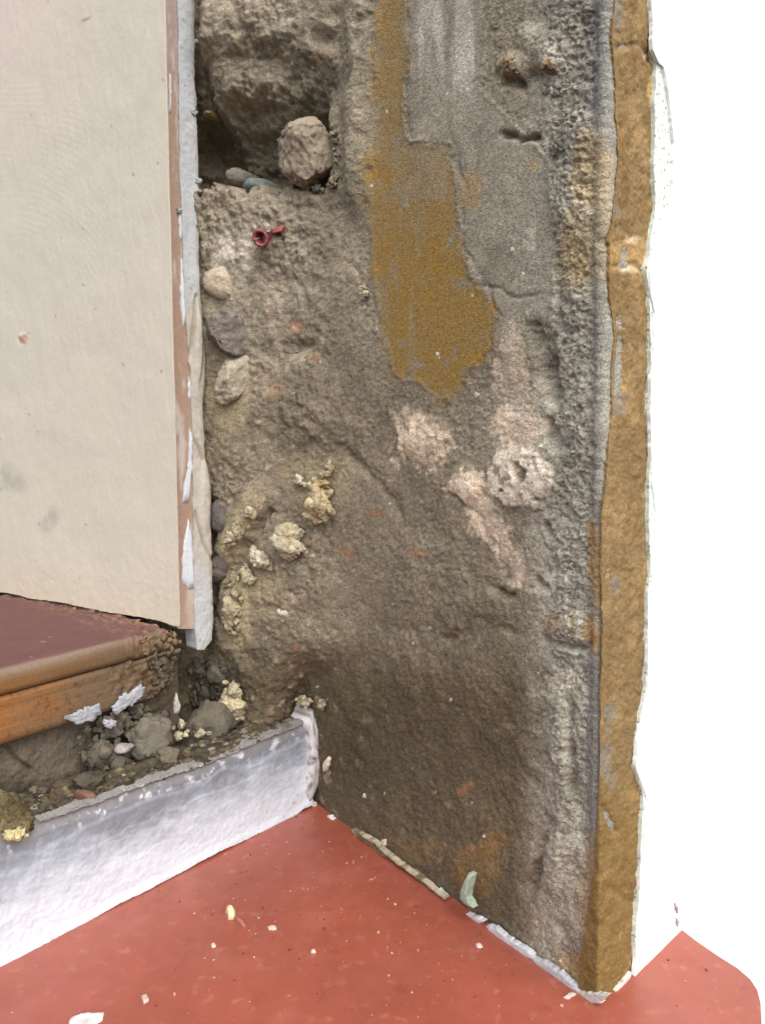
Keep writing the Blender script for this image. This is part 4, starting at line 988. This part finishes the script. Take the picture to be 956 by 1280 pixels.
for i_, (ol, c_, lb) in enumerate([([(92, 908), (130, 888), (176, 874), (206, 884), (214, 930), (190, 950), (150, 962), (110, 966), (92, 940)], (98, 91, 80), 'crumbling dark mass of old mortar packed under the right end of the timber sill'),
                                   ([(230, 826), (262, 820), (286, 836), (284, 880), (262, 902), (232, 892), (224, 858)], (92, 85, 74), 'dark mossy mortar mass under the foot of the white plaster edge')]):
    o = crumble('mortar_lump', ol, bed_s if i_ == 0 else msurf, .016 if i_ == 0 else .006, ST, None, 0.004 if i_ == 0 else 0.0, stone_c(c_, 1.0, .5, 220, (48, 44, 38)), 50 + i_, 130 if i_ == 0 else 50, 2.2, .5, (), 11.0, 11)
    tag(o, lb, 'mortar lump')
# twig and chips
TW = mat('wood_chip', tuple(lin(112, 84, 72)), 0.8, 0.2, fine=((600, .15),), bump=((400, .5, .0008),))
o = puff('wood_splinter', [(92, 989), (104, 988.5), (119, 991), (120, 994.5), (110, 996), (99, 993)], zplane(z_ledge), .0018, TW, off=.004, n=40, rings=6, rough=.2, edge=.8, sink=.004)
tag(o, 'pinkish brown wood splinter lying on the dark ledge', 'splinter')
# white paint flakes by the timber sill
WF = mat('flake_white', None, 0.7, 0.3, fine=((500, .08),), bump=((400, .6, .001),))
def flake(ol, S, off, label, c=(206, 206, 210), c2=(176, 174, 176), depth=.0016, cat='paint flake', seed=1.0, nm='paint_flake', rough=.5, sink=.0015, n=46, rings=6, edge=1.2, parent=None, power=5):
    o = puff(nm, ol, S, depth, WF, parent, off=off, n=n, rings=rings, power=power, rough=rough, rscale=200, edge=edge, sink=sink, cfun=stone_c(c, 1.0, .3, 200, c2), seed=seed)
    if label: tag(o, label, cat if parent is None else None)
    return o
flake([(80, 898), (98, 888), (114, 884), (124, 880), (130, 890), (118, 902), (96, 904)], bed_s, .019, 'larger white paint flake below the timber sill', seed=7, depth=.0012, c=(156, 158, 164), c2=(104, 102, 100), edge=3.6, rough=1.0, n=90, rings=8)
flake([(142, 884), (152, 870), (166, 864), (178, 856), (184, 864), (172, 876), (158, 884), (146, 894)], bed_s, .019, 'long white paint flake clinging at the right end of the timber front', seed=1, depth=.0012, c=(156, 158, 164), c2=(104, 102, 100), edge=3.6, rough=1.0, n=90, rings=8)
flake([(130, 900), (142, 900), (146, 908), (134, 910)], bed_s, .019, 'small white flake between the two larger ones below the sill', seed=7, depth=.0012, c=(156, 158, 164), c2=(104, 102, 100), edge=3.6, rough=1.0, n=90, rings=8)
flake([(218, 880), (221, 866), (224, 880), (224, 892), (219, 892)], bed_s, .026, 'thin upright grey chip beside the dark gap', seed=4, c=(170, 166, 162), n=30)
# paint skin along the foot of the reveal (parts of the pier)
rev_s = lambda px, py, off=0.0: REVEAL.pt(px, py, off)
for i, (ol, dp, c, of) in enumerate([
        ([(556, 1132), (566, 1132), (580, 1142), (596, 1146), (606, 1152), (596, 1157), (580, 1156), (566, 1148)], .004, (222, 220, 224), .006),
        ([(606, 1156), (620, 1160), (640, 1176), (660, 1188), (666, 1198), (652, 1202), (634, 1192), (616, 1176)], .004, (222, 220, 226), .006),
        ([(662, 1196), (680, 1202), (700, 1216), (718, 1232), (726, 1242), (706, 1244), (690, 1230), (672, 1214)], .004, (206, 204, 208), .006),
        ([(708, 1238), (726, 1240), (744, 1242), (758, 1244), (752, 1253), (734, 1256), (716, 1248)], .005, (214, 206, 192), .006),
        ([(540, 1110), (552, 1114), (558, 1126), (548, 1124)], .003, (210, 208, 210), .005),
        ([(404, 1020), (412, 1021), (418, 1028), (410, 1029)], .003, (226, 222, 218), .006),
        ([(384, 1000), (392, 1006), (396, 1016), (390, 1014)], .003, (214, 206, 196), .006)]):
    o = flake(ol, rev_s, .0014, None, tuple(v - 36 for v in c), seed=i + 3, depth=.0006, parent=pier, nm='paint_skin', sink=.003, n=110, rough=.8, edge=3.2, power=9)
# thin cream lip of plaster above the skin
lipA = [(448, 1042), (466, 1054), (500, 1082), (530, 1104), (556, 1124)]
def lip_c(x, y, P, h): return np.clip(mixc(np.tile(lin(182, 170, 146), (len(x), 1)), lin(112, 96, 74), sstep(-.1, .25, fbm(P, 120, 4, .6, 3))), .02, .8)
ribbon('plaster_lip', [(x, y - 1.4) for x, y in lipA], [(x, y + .5) for x, y in lipA], 160, 6, rev_s, .0038, lambda x, y, P: .0022 * fbm(P, 70, 4, .6), lip_c, CR, pier, skirt=.004, amp=1.6, seed=6, key=0)
ribbon('mortar_foot', [(440, 1036), (466, 1054), (500, 1078), (530, 1100), (552, 1122)], [(440, 1044), (466, 1066), (492, 1090), (524, 1108), (552, 1126)], 160, 10, rev_s, .0012, lambda x, y, P: .004 * fbm(P, 90, 4, .6), lambda x, y, P, h: stone_c((100, 88, 70), 1.5)(x, y, P, h), CR, pier, skirt=.012, amp=3, seed=16, key=0)
flake([(768, 1238), (778, 1226), (788, 1214), (790, 1218), (780, 1232), (770, 1244)], front_s, .0016, None, (190, 182, 168), seed=21, parent=pier, nm='paint_skin', depth=.0006, n=40)
# green paint flake standing at the foot of the wall
GP = mat('green_paint', tuple(lin(150, 163, 147)), 0.8, 0.3, fine=((400, .10),), bump=((300, .5, .0008),))
o = puff('green_flake', [(578, 1112), (582, 1098), (586, 1090), (590, 1094), (587, 1108), (584, 1122), (588, 1128), (592, 1136), (584, 1132), (576, 1124)], rev_s, .003, GP, off=.008, n=50, rings=6, power=4, rough=.3, edge=1, sink=.004)
tag(o, 'pale green paint flake standing upright at the foot of the masonry', 'paint flake')
# flakes on the red sill
flake([(88, 1272), (104, 1266), (130, 1266), (128, 1274), (112, 1286), (96, 1292), (84, 1286)], floor_s, .0006, 'largest white paint flake on the red sill at the lower left', (214, 206, 206), (186, 168, 166), seed=31, depth=.0007)
o = flake([(281, 1140), (287, 1135), (294, 1139), (294, 1147), (286, 1148)], floor_s, .001, 'cream crumb with a rusty stalk lying on the red sill', (214, 190, 150), (190, 160, 120), seed=32, depth=.005, cat='crumb', nm='crumb', n=36, rings=8, power=2.2)
STK = mat('rusty_stalk', tuple(lin(150, 92, 76)), 0.8, 0.3, fine=((400, .1),), bump=())
puff('stalk', [(291, 1146), (296, 1145), (304, 1151), (308, 1157), (303, 1157), (296, 1152)], floor_s, .002, STK, o, off=.001, n=30, rings=5, rough=.2, edge=.6, sink=.002)
for i, (ol, lab) in enumerate([
        ([(176, 1244), (184, 1242), (187, 1250), (180, 1254)], 'pale pink paint flake near the large white flake on the sill'),
        ([(334, 1158), (345, 1157), (346, 1161), (336, 1162)], 'thin pale flake right of the rusty stalk crumb'),
        ([(388, 1188), (394, 1186), (395, 1190), (389, 1191)], 'small white flake below the masonry corner, out on the red sill'),
        ([(594, 1180), (600, 1178), (603, 1183), (597, 1184)], 'white crumb on the red sill below the middle paint skin'),
        ([(704, 1246), (716, 1240), (720, 1242), (710, 1248)], 'white sliver of paint beside the outer foot of the masonry'),
        ([(264, 1180), (268, 1178), (270, 1182), (265, 1184)], 'white speck of paint left of the sill middle'),
        ([(476, 1050), (481, 1050), (481, 1057), (477, 1056)], 'white chip lying at the foot of the masonry near the upstand'),
        ([(405, 953), (410, 946), (412, 949), (408, 962), (404, 966)], None)]):
    if lab: flake(ol, floor_s if i != 6 else rev_s, .0006 if i != 6 else .004, lab, (196, 176, 166), (170, 146, 134), seed=40 + i, depth=.0007, n=24, rings=4, edge=.8)
    else:
        o = flake(ol, rev_s, .004, 'thin cream sliver of paint hanging at the corner right of the upstand', (196, 190, 172), seed=50, depth=.0015, n=30)

# ------------------------------------------------------------------ red wall plug, split in two
RP = mat('red_plastic', tuple(lin(150, 72, 74)), 0.55, 0.4, fine=((500, .12),), bump=((300, .3, .0005),), patch=((260, .55, .7, lin(176, 132, 126)), (420, .5, .7, lin(160, 110, 104))))
pc = surf(np.array(338.0), np.array(294.0), .009)
plug = root('wall_plug', pc, 'broken red plastic wall plug sticking out of the masonry', 'wall plug')
nb = BACK.n
def half_tube(name, px, py, axis, rad, ln, a0, a1, off, th=.0012):
    c = surf(np.array(float(px)), np.array(float(py)), off)
    ax = np.array(axis, float); ax /= np.linalg.norm(ax)
    u = np.cross(ax, [0, 0, 1]); u /= np.linalg.norm(u); v = np.cross(u, ax)
    n, k = 18, 6; V = []; 
    ang = np.linspace(math.radians(a0), math.radians(a1), n)
    for rr_ in (rad, rad - th):
        for j in range(k):
            t = j / (k - 1)
            flare = 1 + .15 * t ** 3
            for a in ang:
                V.append(c + ax * (t * ln) + (u * math.cos(a) + v * math.sin(a)) * rr_ * flare)
    Fq = []
    id_ = lambda s, j, i: s * k * n + j * n + i
    for s in (0, 1):
        for j in range(k - 1):
            for i in range(n - 1):
                q = (id_(s, j, i), id_(s, j, i + 1), id_(s, j + 1, i + 1), id_(s, j + 1, i)); Fq.append(q if s == 0 else q[::-1])
    for i in range(n - 1): Fq.append((id_(0, k - 1, i), id_(0, k - 1, i + 1), id_(1, k - 1, i + 1), id_(1, k - 1, i))); Fq.append((id_(0, 0, i + 1), id_(0, 0, i), id_(1, 0, i), id_(1, 0, i + 1)))
    for j in range(k - 1): Fq.append((id_(0, j + 1, 0), id_(0, j, 0), id_(1, j, 0), id_(1, j + 1, 0))); Fq.append((id_(0, j, n - 1), id_(0, j + 1, n - 1), id_(1, j + 1, n - 1), id_(1, j, n - 1)))
    return link(name, make_mesh(name, V, Fq, None), RP, plug)
toC = CAM - pc; toC /= np.linalg.norm(toC)
sx = np.array([1, 0, 0.0])
half_tube('plug_shell', 335, 294, toC * .8 - sx * .45 + np.array([0, 0, -.15]), .0055, .0115, 0, 350, .0005, .0017)
half_tube('plug_shell', 345, 294, toC * .55 + sx * .75 + np.array([0, 0, .1]), .0050, .0095, 10, 235, .0035, .0016)
o = crumble('plug_core', [(341, 284), (350, 283), (353, 291), (348, 297), (342, 294)], msurf, .005, mat('dusty_plastic', tuple(lin(176, 160, 148)), .8, .2), plug, .001, None, 5, 8, 2.0)

# paint cracks above the back corner of the sill
CK = mat('crack_dirt', tuple(lin(150, 140, 132)), 0.9, 0.1, fine=(), bump=())
for i, (x0, y0, x1, y1) in enumerate([(842, 1128, 846, 1142), (844, 1146, 846, 1158)]):
    puff('paint_crack', [(x0, y0), (x0 + 2.0, y0 + 1), (x1 + 1.2, y1), (x1 - .6, y1)], front_s, .0006, CK, wall, off=.0035, n=16, rings=3, edge=.6, sink=.002, rough=.2)

print('tris', sum(len(o.data.loop_triangles) or sum(len(p.vertices) - 2 for p in o.data.polygons) for o in bpy.data.objects if o.type == 'MESH'))
